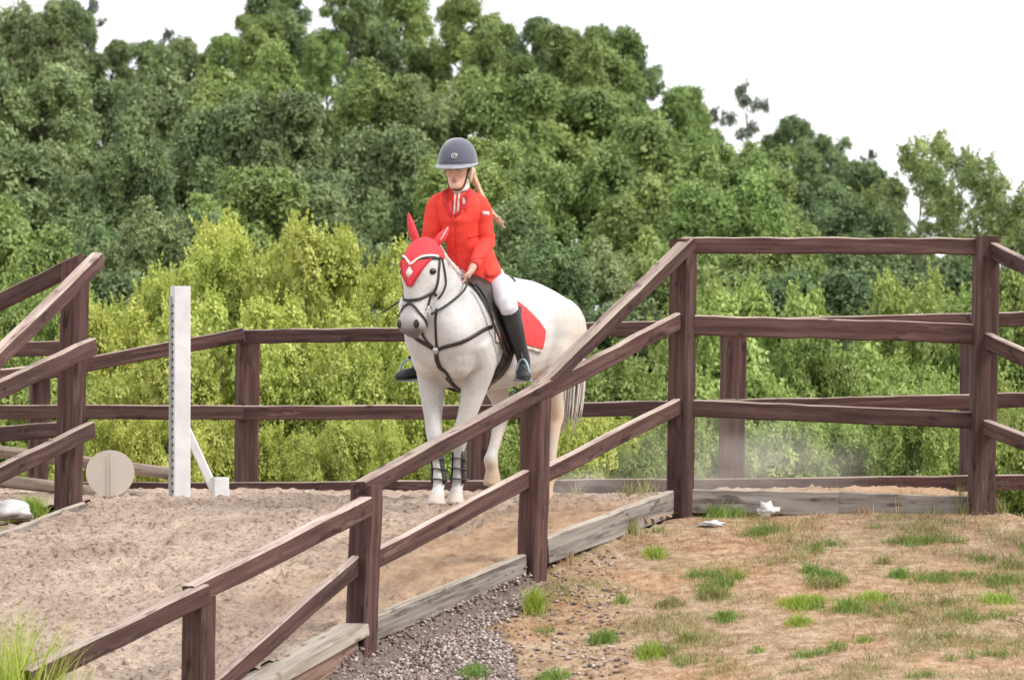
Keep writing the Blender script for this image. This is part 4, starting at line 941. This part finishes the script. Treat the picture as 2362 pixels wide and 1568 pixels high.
# folds in the cloth
for v in [v for m_ in [jme] + sl_me for v in m_.vertices]:
    p = v.co; f = noise.noise(Vector((p.x * 9, p.y * 9, p.z * 22))) * .008 + noise.noise(Vector((p.x * 5, p.y * 5, p.z * 12 + 4))) * .011
    v.co = p + v.normal * f
vv_ = []; ff_ = []
for m_ in [jme] + sl_me:
    o_ = len(vv_); vv_ += [v.co.copy() for v in m_.vertices]; ff_ += [tuple(i + o_ for i in p.vertices) for p in m_.polygons]
JB = BVHTree.FromPolygons(vv_, ff_); jme.materials.append(RED); jme.transform(Matrix.Translation(-RO))
jacket = bpy.data.objects.new('jacket', jme); jacket.matrix_world = RMX; COL.objects.link(jacket); jacket.parent = rider; jacket.matrix_parent_inverse = RMX.inverted(); jacket['label'] = 'red show jacket with three buttons'
for m_ in sl_me:
    m_.materials.append(RED); m_.transform(Matrix.Translation(-RO)); o_ = bpy.data.objects.new('sleeve', m_); o_.matrix_world = RMX; COL.objects.link(o_); o_.parent = jacket; o_.matrix_parent_inverse = RMX.inverted()
def on_jacket(u, v, off=.003):
    o = Vector((0, 0, CAMZ)); d = (P(u, v, 30) - o).normalized(); loc, nr, _, _ = JB.ray_cast(o, d)
    return (loc + nr * off) if loc else V(u, v, -.2)
def patch(poly, name, m, off=.004, thick=.004, parent=jacket):
    pts = [on_jacket(u, v, off) for u, v in poly]; n = len(pts); bk = [p + Vector((0, thick + .01, 0)) for p in pts]
    c = sum(pts, Vector()) / n; cu = sum(p[0] for p in poly) / n; cv = sum(p[1] for p in poly) / n; c = on_jacket(cu, cv, off + .002)
    fs = [(i, (i + 1) % n, n * 2) for i in range(n)] + [(i, n + i, n + (i + 1) % n, (i + 1) % n) for i in range(n)]
    mb = MB(); mb.add(pts + bk + [c], fs); return rpart(mb, name, m, parent)
patch([(1036, 434), (1018, 442), (1022, 470), (1036, 500), (1047, 512), (1046, 490), (1040, 460)], 'lapel', RED_C)
patch([(1082, 432), (1100, 447), (1096, 458), (1078, 482), (1053, 512), (1056, 492), (1070, 460)], 'lapel', RED_C)
patch([(1042, 442), (1072, 440), (1066, 470), (1056, 498), (1049, 506), (1046, 490), (1041, 462)], 'shirt_front', RED_C, off=.002)
patch([(1048, 441), (1053, 441), (1050, 492), (1046, 496)], 'tie_stripe', WHITE_T, off=.007); patch([(1057, 441), (1062, 441), (1058, 486), (1053, 490)], 'tie_stripe', WHITE_T, off=.007)
patch([(1066, 457), (1074, 457), (1073, 468), (1067, 474)], 'badge', WHITE_T, off=.009)
patch([(1112, 487), (1127, 489), (1128, 497), (1113, 495)], 'sleeve_badge', WHITE_T, off=.006)
for u, v in ((1051, 521), (1049, 551), (1050, 582)):
    b = MB().ball(on_jacket(u, v, .002), (.009, .006, .009), 10, 6); rpart(b, 'button', RED_C, jacket)
b = MB(); strap(b, JB, [on_jacket(1050, 512), on_jacket(1050, 550), on_jacket(1052, 590), on_jacket(1058, 622)], .004, .003, .001); rpart(b, 'front_edge', RED_C, jacket)
for (u0, v0), (u1, v1) in (((1080, 548), (1110, 541)), ((1085, 600), (1118, 592))):
    b = MB(); strap(b, JB, [on_jacket(u0, v0), on_jacket((u0 + u1) / 2, (v0 + v1) / 2), on_jacket(u1, v1)], .008, .003, .001); rpart(b, 'pocket_seam', RED_C, jacket)
# stock collar
b = MB(); cc = V(1061, 432, -.075)
b.loft([(cc + Vector((0, 0, -.018)), .062, .066), (cc + Vector((-.003, -.006, .012)), .060, .062), (cc + Vector((-.006, -.014, .045)), .056, .058)], n=18, side=(1, 0, 0)); rpart(b, 'stock_collar', WHITE_T)
# breeches
br = MB()
br.loft([(H(-.18, 0, 1.36), .12, .08), (H(-.15, 0, 1.39), .14, .09), (H(-.12, 0, 1.43), .11, .08)], n=16, side=LF)
for s, hp, kn in ((1, HIPL, KNL), (-1, HIPR, KNR)):
    br.loft([(hp, .085, .078), (hp.lerp(kn, .35) + LF * s * .01 + Vector((0, 0, .01)), .09, .088), (hp.lerp(kn, .75), .075, .082), (kn, .062, .068), (kn.lerp(ANL if s > 0 else ANR, .18), .054, .056), (kn.lerp(ANL if s > 0 else ANR, .32), .048, .05)], n=16, side=LF)
bmx = remesh(br, .010, 4, 'breeches')
for v in bmx.vertices:
    p = v.co; v.co = p + v.normal * (noise.noise(Vector((p.x * 10, p.y * 10, p.z * 14))) * .004)
bmx.materials.append(WHITE); bmx.transform(Matrix.Translation(-RO)); o = bpy.data.objects.new('breeches', bmx); o.matrix_world = RMX; COL.objects.link(o); o.parent = rider; o.matrix_parent_inverse = RMX.inverted()
# boots
for s, kn, an in ((1, KNL, ANL), (-1, KNR, ANR)):
    b = MB(); out = (LF * s * .75 + FW * .75).normalized(); top = kn.lerp(an, .12)
    b.loft([(top, .064, .066), (kn.lerp(an, .2), .060, .062), (kn.lerp(an, .45), .055, .060), (kn.lerp(an, .75), .044, .048), (an, .040, .044), (an + Vector((0, 0, -.055)), .036, .048)], n=16, side=LF)
    f = H(*FOOT[s]); heel = an - out * .045 + Vector((0, 0, -.07)); toe = f + out * .085 + Vector((0, 0, -.018))
    b.loft([(heel - out * .01, .026, .03), (heel + out * .03, .034, .04), (f - Vector((0, 0, .002)), .040, .032), (toe - out * .03, .040, .028), (toe, .020, .016)], n=14, side=out.cross(Vector((0, 0, 1))))
    o = rpart(b, 'boot', BOOT, None, .008, 2)
    b2 = MB(); b2.loft([(heel - out * .012 - Vector((0, 0, .028)), .026, .012), (heel + out * .035 - Vector((0, 0, .032)), .032, .012), (f - Vector((0, 0, .034)), .038, .007), (toe - Vector((0, 0, .022)), .028, .007)], n=10, side=out.cross(Vector((0, 0, 1)))); rpart(b2, 'sole', BROWN_L, o)
# face
for s in (-1, 1):
    b = MB().ball(hd(s * .029, .090, .000), (.015, .008, .008), 10, 6); rpart(b, 'eye', BROW)
    b = MB(); strap(b, RB_w, [hd(s * .014, .1, .014), hd(s * .03, .095, .018), hd(s * .046, .08, .014)], .006, .002, .001, step=.006); rpart(b, 'eyebrow', BROW)
b = MB(); strap(b, RB_w, [hd(-.020, .09, -.070), hd(0, .1, -.067), hd(.020, .09, -.070)], .005, .003, .001, step=.005); strap(b, RB_w, [hd(-.016, .09, -.076), hd(0, .1, -.078), hd(.016, .09, -.076)], .006, .004, .001, step=.005); rpart(b, 'lips', LIP)
# helmet
hv = []; hfc = []; n = 32; rings = 12
def dome(a, t, off=0.0):
    w, l, hgt = .119 + off, .140 + off, .156 + off
    return hd(w * math.cos(a) * math.cos(t) ** .84, -.012 + l * math.sin(a) * math.cos(t) ** .84, .026 + hgt * math.sin(t))
for i in range(rings):
    t = math.pi / 2 * i / rings * .985
    for k in range(n): hv.append(dome(2 * math.pi * k / n, t))
hv.append(dome(0, math.pi / 2)); top_i = len(hv) - 1
for i in range(rings - 1):
    for k in range(n): hfc.append((i * n + k, i * n + (k + 1) % n, (i + 1) * n + (k + 1) % n, (i + 1) * n + k))
for k in range(n): hfc.append(((rings - 1) * n + k, (rings - 1) * n + (k + 1) % n, top_i))
hel = mesh_obj('helmet', hv, hfc, HELM, None, origin=RO); hel.parent = rider; hel.matrix_parent_inverse = RMX.inverted()
so = hel.modifiers.new('s', 'SOLIDIFY'); so.thickness = .012; so.offset = -1
b = MB()                                                            # brim: rim that widens into the visor
vs = []; fs = []; m_ = 40
for k in range(m_):
    a = 2 * math.pi * k / m_; fr = max(0, math.sin(a)); ex = .008 + .058 * fr ** 1.6
    for (e, z) in ((-.006, .034), (ex, .026 - .014 * fr), (ex, .018 - .016 * fr), (-.006, .014)):
        vs.append(hd((.117 + e * .75) * math.cos(a), -.012 + (.138 + e) * math.sin(a), z))
for k in range(m_):
    k2 = (k + 1) % m_
    for j in range(4): fs.append((k * 4 + j, k2 * 4 + j, k2 * 4 + (j + 1) % 4, k * 4 + (j + 1) % 4))
b.add(vs, fs); rpart(b, 'brim', HRIM, hel)
b = MB(); pts = [dome(math.radians(99) + .14 * math.cos(a), .36 + .095 * math.sin(a), .002) for a in np.linspace(0, 6.2832, 15)]; b.tube(pts, .0035, n=5); pts = [dome(math.radians(99) + .07 * math.cos(a), .38 + .05 * math.sin(a), .002) for a in np.linspace(0, 6.2832, 11)]; b.tube(pts, .003, n=5); rpart(b, 'badge', STEEL, hel)
b = MB(); strap(b, RB_w, [hd(-.072, .0, .01), hd(-.072, .008, -.03), hd(-.062, .022, -.075), hd(-.045, .03, -.105), hd(0, .035, -.125), hd(.045, .03, -.105), hd(.062, .02, -.07), hd(.073, .0, .01)], .014, .003, .004); rpart(b, 'chin_strap', LEATHER, hel)
# hair: bun under the helmet and a loose pony tail blowing out past the shoulder
b = MB()
for k in range(46):
    a = R.uniform(0, 6.28); q = R.uniform(0, .013); o3 = Vector((math.cos(a) * q, math.sin(a) * q, math.sin(a * 2) * q)); j = R.uniform(-1, 1)
    b.tube([V(1083, 388, -.02) + o3, V(1090, 405, .03) + o3 * 1.2, V(1099, 425, .09) + o3, V(1110, 450, .13) + o3 * .9, V(1122, 475, .15) + o3, V(1140 + j * 3, 500 + j * 5, .14) + o3, V(1158 + j * 9, 514 + j * 14, .12) + o3 * 1.2], [.004, .006, .006, .005, .005, .004, .0012], n=5)
for k in range(14):
    b.tube([hd(-.07, -.05, .0), hd(-.075, -.04, -.04), hd(-.07 + R.uniform(-.01, .01), -.03, -.09)], [.006, .008, .002], n=5)
b.ball(V(1084, 396, .01), (.035, .04, .035)); rpart(b, 'hair', BLOND)
# whip held in the hidden hand
b = MB(); w0 = HRw; wt = H(.13, -.55, 1.165); dd = (wt - w0).normalized()
b.tube([w0 - dd * .12, w0, w0.lerp(wt, .4), w0.lerp(wt, .85)], [.008, .007, .006, .006], n=8)
wp = b.obj('riding_whip', LEATHER, None, origin=w0); tag(wp, 'short black riding whip held low beside the horse neck', 'whip')
b = MB(); b.loft([(w0.lerp(wt, .82), .009, .004), (w0.lerp(wt, .92), .015, .004), (wt, .012, .003)], n=8, side=FW); o = b.obj('flap', LEATHER, wp, origin=w0)
# ------------------------------------------------------------------ jump stand, marker, poles, litter
WPAINT = mat('white_paint', (0.70, 0.70, 0.70), (0.60, 0.60, 0.60), scale=9, rough=.6, bump=.1)
GPAINT = mat('grey_plastic_strip', (0.42, 0.44, 0.45), (0.34, 0.36, 0.37), rough=.6)
js = empty('jump_stand', P(415, 1165, 33.9), 'white jump stand with slanted brace and square foot block', 'jump stand')
JD = 33.9
beam('upright', P(416, 1172, JD), P(416, 660, JD), .105, .11, js, mats=(WPAINT, WPAINT), up=(.30, -1, 0), jit=.0008)
strip = beam('cup_strip', P(400, 1165, JD - .02), P(401.5, 684, JD - .02), .022, .06, js, mats=(GPAINT, GPAINT), up=(.3, -1, 0), jit=.0005, ch=.003)
hb_ = MB()
for k in range(26):
    c = P(398.5, 1150 - k * 17.8, JD - .055); hb_.box(c, (.006, .004, .008))
    o = mesh_obj('hole', hb_.v, hb_.f, DARK, strip, pm=strip.matrix_world, smooth=False, origin=c) if k == 0 else o
    hb_ = MB()
    if k:
        h2 = o.copy(); h2.location = c; COL.objects.link(h2); h2.parent = strip; h2.matrix_parent_inverse = strip.matrix_world.inverted()
        h2.matrix_basis = Matrix.Translation(c)
beam('brace', P(428, 985, JD + .02), P(499, 1140, JD + .02), .055, .05, js, mats=(WPAINT, WPAINT), jit=.0008)
beam('foot_block', P(507, 1174, JD), P(507, 1100, JD), .10, .10, js, mats=(WPAINT, WPAINT), up=(.3, -1, 0), jit=.0008)
beam('base_bar', P(425, 1164, JD + .03), P(500, 1166, JD + .03), .05, .05, js, mats=(WPAINT, WPAINT), jit=.0008)
CUP = mat('pinkish_plastic_cup', (0.55, 0.34, 0.25), (0.45, 0.27, 0.2), rough=.5)
beam('jump_cup', P(396, 1108, JD + .16), P(420, 1108, JD + .05), .035, .06, js, mats=(CUP, CUP), jit=.0005, nseg=2)
# round marker on a stake
DISC = mat('pale_disc', (0.60, 0.54, 0.48), (0.55, 0.49, 0.43), scale=4, rough=.7); STAKE = mat('thin_stake', (0.40, 0.35, 0.28), (0.30, 0.25, 0.2), scale=30, rough=.8)
dc = P(254, 1091, 33.6); mk = empty('round_marker', P(254, 1178, 33.6), 'pale round marker disc on a thin stake beside the poles', 'marker')
vs = []; fs = []; n = 48
for z in (0.012, -0.012):
    for k in range(n):
        a = 2 * math.pi * k / n; rr = .152 + .0012 * math.sin(3 * a); vs.append(dc + Vector((rr * math.cos(a), z, rr * .965 * math.sin(a))))
for k in range(n): fs.append((k, (k + 1) % n, n + (k + 1) % n, n + k))
fs.append(tuple(range(n))); fs.append(tuple(range(2 * n - 1, n - 1, -1)))
mesh_obj('disc', vs, fs, DISC, mk, smooth=False)
MB().tube([P(255, 1190, 33.57), P(254, 1130, 33.575), P(253, 1045, 33.575)], [.004, .0032, .0025], n=6).obj('stake', STAKE, mk)
# rustic poles
POLE = wood_mat('weathered_pole', (0.18, 0.13, 0.10), (0.32, 0.25, 0.20), (0.44, 0.37, 0.31), .42, (0.16, 0.10, 0.08))
def pole(a, b, r, lab, grp=None):
    a, b = Vector(a), Vector(b); x = (b - a).normalized(); y = Vector((0, 0, 1)).cross(x).normalized(); z = x.cross(y); ln = (b - a).length
    mb = MB(); mb.loft([((-.5 * ln, 0, 0), r * .97, r), ((-.2 * ln, .004, .004), r, r * 1.02), ((.2 * ln, -.003, .006), r * 1.02, r * .97), ((.5 * ln, 0, 0), r * .95, r)], n=12, sub=4)
    M = Matrix((x, y, z)).transposed().to_4x4(); M.translation = (a + b) / 2
    o = mesh_obj('jump_pole', mb.v, mb.f, POLE, None, mx=M); tag(o, lab, 'pole'); return o
pole(P(-260, 1079, 35.1), P(402, 1158, 34.35), .042, 'weathered round pole lying lowest behind the pale disc')
pole(P(-260, 1012, 35.3), P(404, 1093, 34.06), .040, 'upper weathered round pole propped behind the pale disc')
# white sack by the verge
def crumple(name, c, size, m, lab, cat, seed, amp=.35, n=26, k=16):
    mb = MB().ball((0, 0, 0), 1, n, k); vs = []
    for v in mb.v:
        f = 1 + amp * noise.noise(v * 1.7 + Vector((seed, 0, 0))) + amp * .5 * noise.noise(v * 4.5 + Vector((0, seed, 0)))
        vs.append(Vector((v.x * size[0] * f, v.y * size[1] * f, v.z * size[2] * f)))
    o = mesh_obj(name, [Vector(c) + v for v in vs], mb.f, m, None, origin=c); return tag(o, lab, cat)
SACK = mat('white_sacking', (0.74, 0.73, 0.73), (0.58, 0.56, 0.57), scale=10, rough=.8, bump=.4)
crumple('sack', P(15, 1174, 32.72), (.15, .12, .055), SACK, 'crumpled white sack lying by the green verge', 'sack', 3.0)
pk = beam('plank', P(-60, 1199, 32.7), P(75, 1190, 32.7), .03, .14, None, mats=(W_GREY, W_GTOP)); tag(pk, 'grey plank lying under the white sack', 'plank')
h1 = hit(1770, 1192); crumple('paper_scrap', h1 + Vector((0, -.02, .045)), (.05, .02, .032), SACK, 'upright crumpled white paper scrap in the grass below the level fence', 'litter', 8.0, 1.1, 18, 12)
h1 = hit(1642, 1213); crumple('paper_scrap', h1 + Vector((0, 0, .012)), (.065, .06, .018), SACK, 'flat white paper scrap on the bare slope', 'litter', 11.0, .9, 18, 12)
TWIG = mat('dry_twig', (0.36, 0.26, 0.17), (0.22, 0.15, 0.10), scale=20, rough=.9)
for (pa, pb, lab) in (((2060, 1400), (2160, 1435), 'thin dry stick lying on the worn slope'), ((2330, 1430), (2400, 1460), 'dry stick at the dusty edge of the slope')):
    a, b2 = hit(*pa), hit(*pb); mb = MB(); mb.tube([a + Vector((0, 0, .008)), a.lerp(b2, .5) + Vector((0, 0, .018)), b2 + Vector((0, 0, .008))], [.004, .006, .003], n=6); tag(mb.obj('twig', TWIG, None, origin=a), lab, 'stick')

# ------------------------------------------------------------------ grass and gravel
def blade_mesh(name, base, hgt, wid, lean, m, tint, seg=3):
    n = len(base); a = RNG.uniform(0, 6.283, n); dirv = np.stack([np.cos(a), np.sin(a), np.zeros(n)], 1)
    b = RNG.uniform(0, 6.283, n); sd = np.stack([np.cos(b), np.sin(b), np.zeros(n)], 1)
    rows_ = []
    for i in range(seg + 1):
        t = i / seg; c = base + np.array([0, 0, 1.0]) * (hgt * t * (1 - .25 * t * np.minimum(lean, 1.6)))[:, None] + dirv * (lean * hgt * t * t)[:, None]
        w = (wid * (1 - t) ** .7 + .0004)[:, None] * .5
        rows_ += [c - sd * w, c + sd * w]
    v = np.stack(rows_, 1).reshape(-1, 3); k = 2 * (seg + 1); o = (np.arange(n) * k)[:, None]
    f = np.concatenate([np.stack([o[:, 0] + 2 * i, o[:, 0] + 2 * i + 1, o[:, 0] + 2 * i + 3, o[:, 0] + 2 * i + 2], 1) for i in range(seg)])
    return np_mesh(name, v, f, m, np.repeat(tint, k))
GRASS_G = leaf_mat('green_grass', (0.10, 0.19, 0.035), (0.20, 0.32, 0.06), (0.38, 0.48, 0.13), var=.08)
GRASS_B = leaf_mat('bright_grass', (0.17, 0.29, 0.03), (0.32, 0.45, 0.06), (0.52, 0.60, 0.14), var=.05)
GRASS_D = leaf_mat('dry_grass', (0.34, 0.21, 0.11), (0.52, 0.36, 0.20), (0.66, 0.51, 0.33), var=.02, trans=.15)
GRASS_O = leaf_mat('olive_grass', (0.16, 0.17, 0.05), (0.30, 0.29, 0.10), (0.44, 0.42, 0.19), var=.05, trans=.2)
def stuffo(me, name, lab):
    o = bpy.data.objects.new(name, me); COL.objects.link(o); return tag(o, lab, None, None, 'stuff')
def scatter(n, box, dens):
    out = []
    while len(out) < n:
        x = R.uniform(box[0], box[1]); y = R.uniform(box[2], box[3])
        if R.random() < dens(x, y): out.append((x, y, ground_z(x, y) - .004))
    return np.array(out)
def front_ok(x, y): return sw(x, y)[1] < -0.07 and y < 30.97 and abs(x) < 4
def d_dry(x, y):
    if not front_ok(x, y): return 0
    g = .25 if grav(x, y) else 1
    return g * (.25 + .75 * sstep(-.25, .35, fbm(x * 2, y * 2, 20, 4)))
b1 = scatter(26000, (-1.5, 3.6, 25.6, 31), d_dry); n = len(b1)
stuffo(blade_mesh('dry_grass', b1, RNG.uniform(.012, .055, n), RNG.uniform(.002, .005, n), RNG.uniform(.6, 3, n), GRASS_D, RNG.uniform(0, 1, n), 2), 'dry_grass', 'short straw-coloured dead grass over the slope')
def d_ol(x, y):
    if not front_ok(x, y) or grav(x, y): return 0
    return sstep(.02, .45, fbm(x * 1.6 + 3, y * 1.6, 31, 4) + .22 * sstep(1.2, 3, x))
b1 = scatter(26000, (-1.0, 3.6, 25.6, 31), d_ol); n = len(b1)
stuffo(blade_mesh('short_grass', b1, RNG.uniform(.015, .075, n), RNG.uniform(.002, .005, n), RNG.uniform(.3, 1.6, n), GRASS_O, RNG.uniform(0, 1, n), 2), 'short_grass', 'thin olive grass in worn patches of the slope')
def d_gr(x, y):
    if not front_ok(x, y) or grav(x, y): return 0
    return sstep(.22, .5, fbm(x * 3.2 + 8, y * 3.2, 47, 4) + .10 * sstep(.5, 2.5, x))
b1 = scatter(12000, (-.6, 3.6, 25.6, 31), d_gr); n = len(b1)
stuffo(blade_mesh('green_grass', b1, RNG.uniform(.02, .07, n), RNG.uniform(.002, .006, n), RNG.uniform(.2, 1.4, n), GRASS_G, np.clip(RNG.normal(.35, .25, n), 0, 1), 2), 'green_grass', 'sparse green grass creeping over the worn slope')
# clumps one can point at
def clump(u, v, wpx, nb, h, m, name, lab, grp=None, seg=3, z=0.0, wid=(.003, .007), lean=(.1, .8), at=None):
    c = at or hit(u, v)
    if c is None: return
    w = wpx / FPX * c.y; ns = 5; so = np.clip(RNG.normal(0, .3, (ns, 2)), -.42, .42) * w; so[0] = 0; pick = RNG.choice(ns, nb, p=[.4, .2, .17, .13, .1]); sr = np.array([.65, .55, .5, .45, .45]) * w
    r = np.minimum(np.abs(RNG.normal(0, .6, nb)), 1.1) * sr[pick]; a = RNG.uniform(0, 6.283, nb)
    bx = np.stack([c.x + so[pick, 0] * 1.2 + r * np.cos(a), c.y + so[pick, 1] + r * np.sin(a) * 1.2], 1); r = np.minimum(np.hypot(bx[:, 0] - c.x, bx[:, 1] - c.y), w)
    nb0 = nb; base = np.array([(x, y, ground_z(x, y) - .006 + z) for x, y in bx]) - np.array(c)
    me = blade_mesh(name, base, RNG.uniform(.4, 1, nb) * h * 1.5 * (1.1 - .6 * r / w), RNG.uniform(*wid, nb), RNG.uniform(*lean, nb), m, np.clip(RNG.normal(.5, .25, nb), 0, 1), seg)
    o = bpy.data.objects.new(name, me); o.location = c; COL.objects.link(o); return tag(o, lab, 'grass tuft', grp)
clump(1232, 1412, 42, 330, .13, GRASS_B, 'grass_tuft', 'bright green grass tuft where the gravel meets the slope')
clump(1660, 1190, 85, 520, .085, GRASS_G, 'grass_tuft', 'wide green grass tuft at the foot of the level fence beside the white scraps')
for u, v, w, nb, h in ((1515, 1285, 32, 170, .055), (1550, 1398, 42, 260, .055), (1645, 1380, 40, 230, .07), (1398, 1480, 42, 260, .075), (1500, 1515, 36, 210, .07), (1680, 1430, 40, 220, .055), (1585, 1478, 30, 150, .05), (1850, 1400, 62, 420, .075), (1905, 1355, 45, 190, .06), (1960, 1410, 42, 220, .07), (2080, 1330, 30, 150, .05),
                    (2010, 1385, 40, 190, .06), (2180, 1395, 28, 130, .05), (1840, 1440, 40, 200, .05), (1865, 1320, 30, 110, .05), (2085, 1252, 24, 90, .05), (2150, 1225, 28, 110, .045), (1280, 1568, 36, 190, .06), (1105, 1560, 40, 170, .06), (2040, 1300, 24, 80, .05), (2290, 1390, 46, 190, .05), (2330, 1310, 40, 160, .06), (2235, 1330, 30, 100, .04), (1990, 1480, 26, 90, .04), (1745, 1505, 24, 70, .045), (1700, 1335, 24, 70, .05), (1430, 1390, 24, 80, .06), (2190, 1470, 24, 80, .035), (1600, 1330, 22, 60, .05)):
    clump(u, v, w * R.uniform(1.1, 1.6), int(nb * R.uniform(1.3, 2.1)), h * R.uniform(.8, 1.15), R.choice((GRASS_G, GRASS_G, GRASS_B, GRASS_O)), 'grass_tuft', 'small green grass tuft on the dry slope', 'small grass tufts on the dry slope')
for u, v, w, nb, h in ((1620, 1186, 60, 160, .08), (1760, 1180, 50, 90, .10), (1830, 1176, 30, 60, .12), (1985, 1184, 50, 100, .07), (2110, 1178, 40, 90, .12), (2250, 1176, 40, 120, .15), (2340, 1185, 40, 120, .10), (1555, 1180, 30, 90, .15), (1600, 1172, 30, 70, .13), (1930, 1178, 30, 60, .12), (2070, 1180, 30, 70, .14), (2215, 1180, 45, 130, .13), (2290, 1182, 40, 120, .12), (1460, 1235, 40, 90, .10), (1310, 1300, 40, 100, .09), (2150, 1185, 40, 90, .09), (1850, 1185, 40, 70, .07)):
    clump(u, v, w, nb, h, GRASS_O if R.random() < .6 else GRASS_D, 'weed_stalks', 'dry weed stalks along the foot of the fence boards', 'dry weeds along the boards', lean=(.02, .5))
# weeds growing up on the bank behind the boards
for u, v, w, nb, h, d in ((1450, 1150, 34, 130, .12, 33.5), (1330, 1128, 22, 60, .10, 33.8), (1490, 1145, 40, 90, .14, 34.2)):
    q = P(u, v, d); q.z = sand_z(q.x, q.y); clump(u, v, w, nb, h, GRASS_O, 'weed_tuft', 'weedy green tuft on the bank top by the back board', 'weed tufts on the bank top', z=.07, at=q)
# verge beside the ramp and tall foreground blades
q = P(70, 1200, 32.9); q.z = ground_z(q.x, q.y)
clump(70, 1200, 62, 900, .13, GRASS_B, 'grass_verge', 'lush green verge beside the ramp post and white sack', at=q, z=.0)
q = P(-10, 1240, 32.0); q.z = ground_z(q.x, q.y); clump(0, 1240, 50, 350, .10, GRASS_G, 'grass_verge', 'greyer grass patch below the lush green verge', at=q)
q = P(70, 1640, 25.3); q.z = -.10
w = 160 / FPX * 25.3; nb = 620; r = np.sqrt(RNG.uniform(0, 1, nb)) * w; a = RNG.uniform(0, 6.283, nb)
base = np.stack([r * np.cos(a) - .04, r * np.sin(a), np.full(nb, -.05)], 1)
me = blade_mesh('tall_grass', base, RNG.uniform(.48, .86, nb) * (1 - .45 * np.clip((r * np.cos(a)) / w, 0, 1)), RNG.uniform(.007, .013, nb), RNG.uniform(.05, .5, nb), GRASS_B, np.clip(RNG.normal(.55, .25, nb), 0, 1), 5)
tg = bpy.data.objects.new('tall_grass', me); tg.location = q; COL.objects.link(tg); tag(tg, 'tall bright green grass clump by the low end of the ramp rail', 'grass tuft')
# gravel
STONE = None
def stone_mat():
    m, nt, b = newmat('gravel_stone'); L = nt.links.new
    at = nd(nt, 'ShaderNodeAttribute', attribute_name='tint'); r = ramp(nt, [(0, (0.10, 0.07, 0.065)), (.45, (0.26, 0.19, 0.17)), (.8, (0.40, 0.32, 0.29)), (1, (0.58, 0.52, 0.48))]); L(at.outputs['Fac'], r.inputs[0]); L(r.outputs[0], b.inputs['Base Color'])
    b.inputs['Roughness'].default_value = .85; return m
pts = []
while len(pts) < 9000:
    x = R.uniform(-2.4, .6); y = R.uniform(25.0, 30.2)
    if sw(x, y)[1] < -0.02 and grav(x, y) or (sw(x, y)[1] < -.02 and R.random() < .06 and x < .6): pts.append((x, y, ground_z(x, y)))
pts = np.array(pts); n = len(pts)
ico = np.array([(0, 0, 1), (.9, 0, .2), (.25, .85, .15), (-.75, .5, .2), (-.7, -.55, .1), (.3, -.85, .2), (0, 0, -.6)], float)
tri = np.array([(0, 1, 2), (0, 2, 3), (0, 3, 4), (0, 4, 5), (0, 5, 1), (6, 2, 1), (6, 3, 2), (6, 4, 3), (6, 5, 4), (6, 1, 5)])
ang = RNG.uniform(0, 6.283, n); s3 = RNG.uniform(.007, .019, n)[:, None] * RNG.uniform(.6, 1.3, (n, 3)); s3[:, 2] *= .7
loc = ico[None] * RNG.uniform(.75, 1.25, (n, 7, 1)) * s3[:, None]
ca, sa = np.cos(ang)[:, None], np.sin(ang)[:, None]
vv = np.stack([loc[..., 0] * ca - loc[..., 1] * sa, loc[..., 0] * sa + loc[..., 1] * ca, loc[..., 2]], -1) + pts[:, None] + np.array([0, 0, .004])
ff = (tri[None] + (np.arange(n) * 7)[:, None, None]).reshape(-1, 3)
stuffo(np_mesh('gravel', vv.reshape(-1, 3), ff, stone_mat(), np.repeat(RNG.uniform(0, 1, n), 7)), 'gravel', 'loose grey and pink gravel beside the ramp boards')

# ------------------------------------------------------------------ dust kicked up behind the horse
def dust(c, size, dens, lab):
    m = bpy.data.materials.new('dust_air'); m.use_nodes = True; nt = m.node_tree; nt.nodes.clear(); L = nt.links.new
    o_ = nd(nt, 'ShaderNodeOutputMaterial'); vol = nd(nt, 'ShaderNodeVolumePrincipled'); vol.inputs['Color'].default_value = (.92, .88, .84, 1); vol.inputs['Anisotropy'].default_value = .2
    tc = nd(nt, 'ShaderNodeTexCoord'); ln = nd(nt, 'ShaderNodeVectorMath', operation='LENGTH'); L(tc.outputs['Object'], ln.inputs[0])
    fo = nd(nt, 'ShaderNodeMapRange'); fo.interpolation_type = 'SMOOTHSTEP'; fo.inputs[1].default_value = 1; fo.inputs[2].default_value = .1; L(ln.outputs['Value'], fo.inputs[0])
    nz = nd(nt, 'ShaderNodeTexNoise'); nz.inputs['Scale'].default_value = 2.6; nz.inputs['Detail'].default_value = 3; L(tc.outputs['Object'], nz.inputs[0])
    nr = nd(nt, 'ShaderNodeMapRange'); nr.inputs[1].default_value = .35; nr.inputs[2].default_value = .7; L(nz.outputs[0], nr.inputs[0])
    mu = nd(nt, 'ShaderNodeMath', operation='MULTIPLY'); L(fo.outputs[0], mu.inputs[0]); L(nr.outputs[0], mu.inputs[1])
    m2 = nd(nt, 'ShaderNodeMath', operation='MULTIPLY'); L(mu.outputs[0], m2.inputs[0]); m2.inputs[1].default_value = dens
    L(m2.outputs[0], vol.inputs['Density']); L(vol.outputs[0], o_.inputs['Volume'])
    mb = MB().ball((0, 0, 0), 1.0, 20, 12); M = Matrix.Translation(c) @ Matrix.Diagonal((*size, 1))
    o = mesh_obj('dust', mb.v, mb.f, m, None, mx=M); return tag(o, lab, None, None, 'stuff')
dust(P(1720, 1085, 33.0), (1.05, 1.3, .5), .5, 'pale dust cloud hanging behind the level fence')
dust(P(1330, 1120, 33.4), (.45, .8, .18), .8, 'thin dust around the hind hooves')
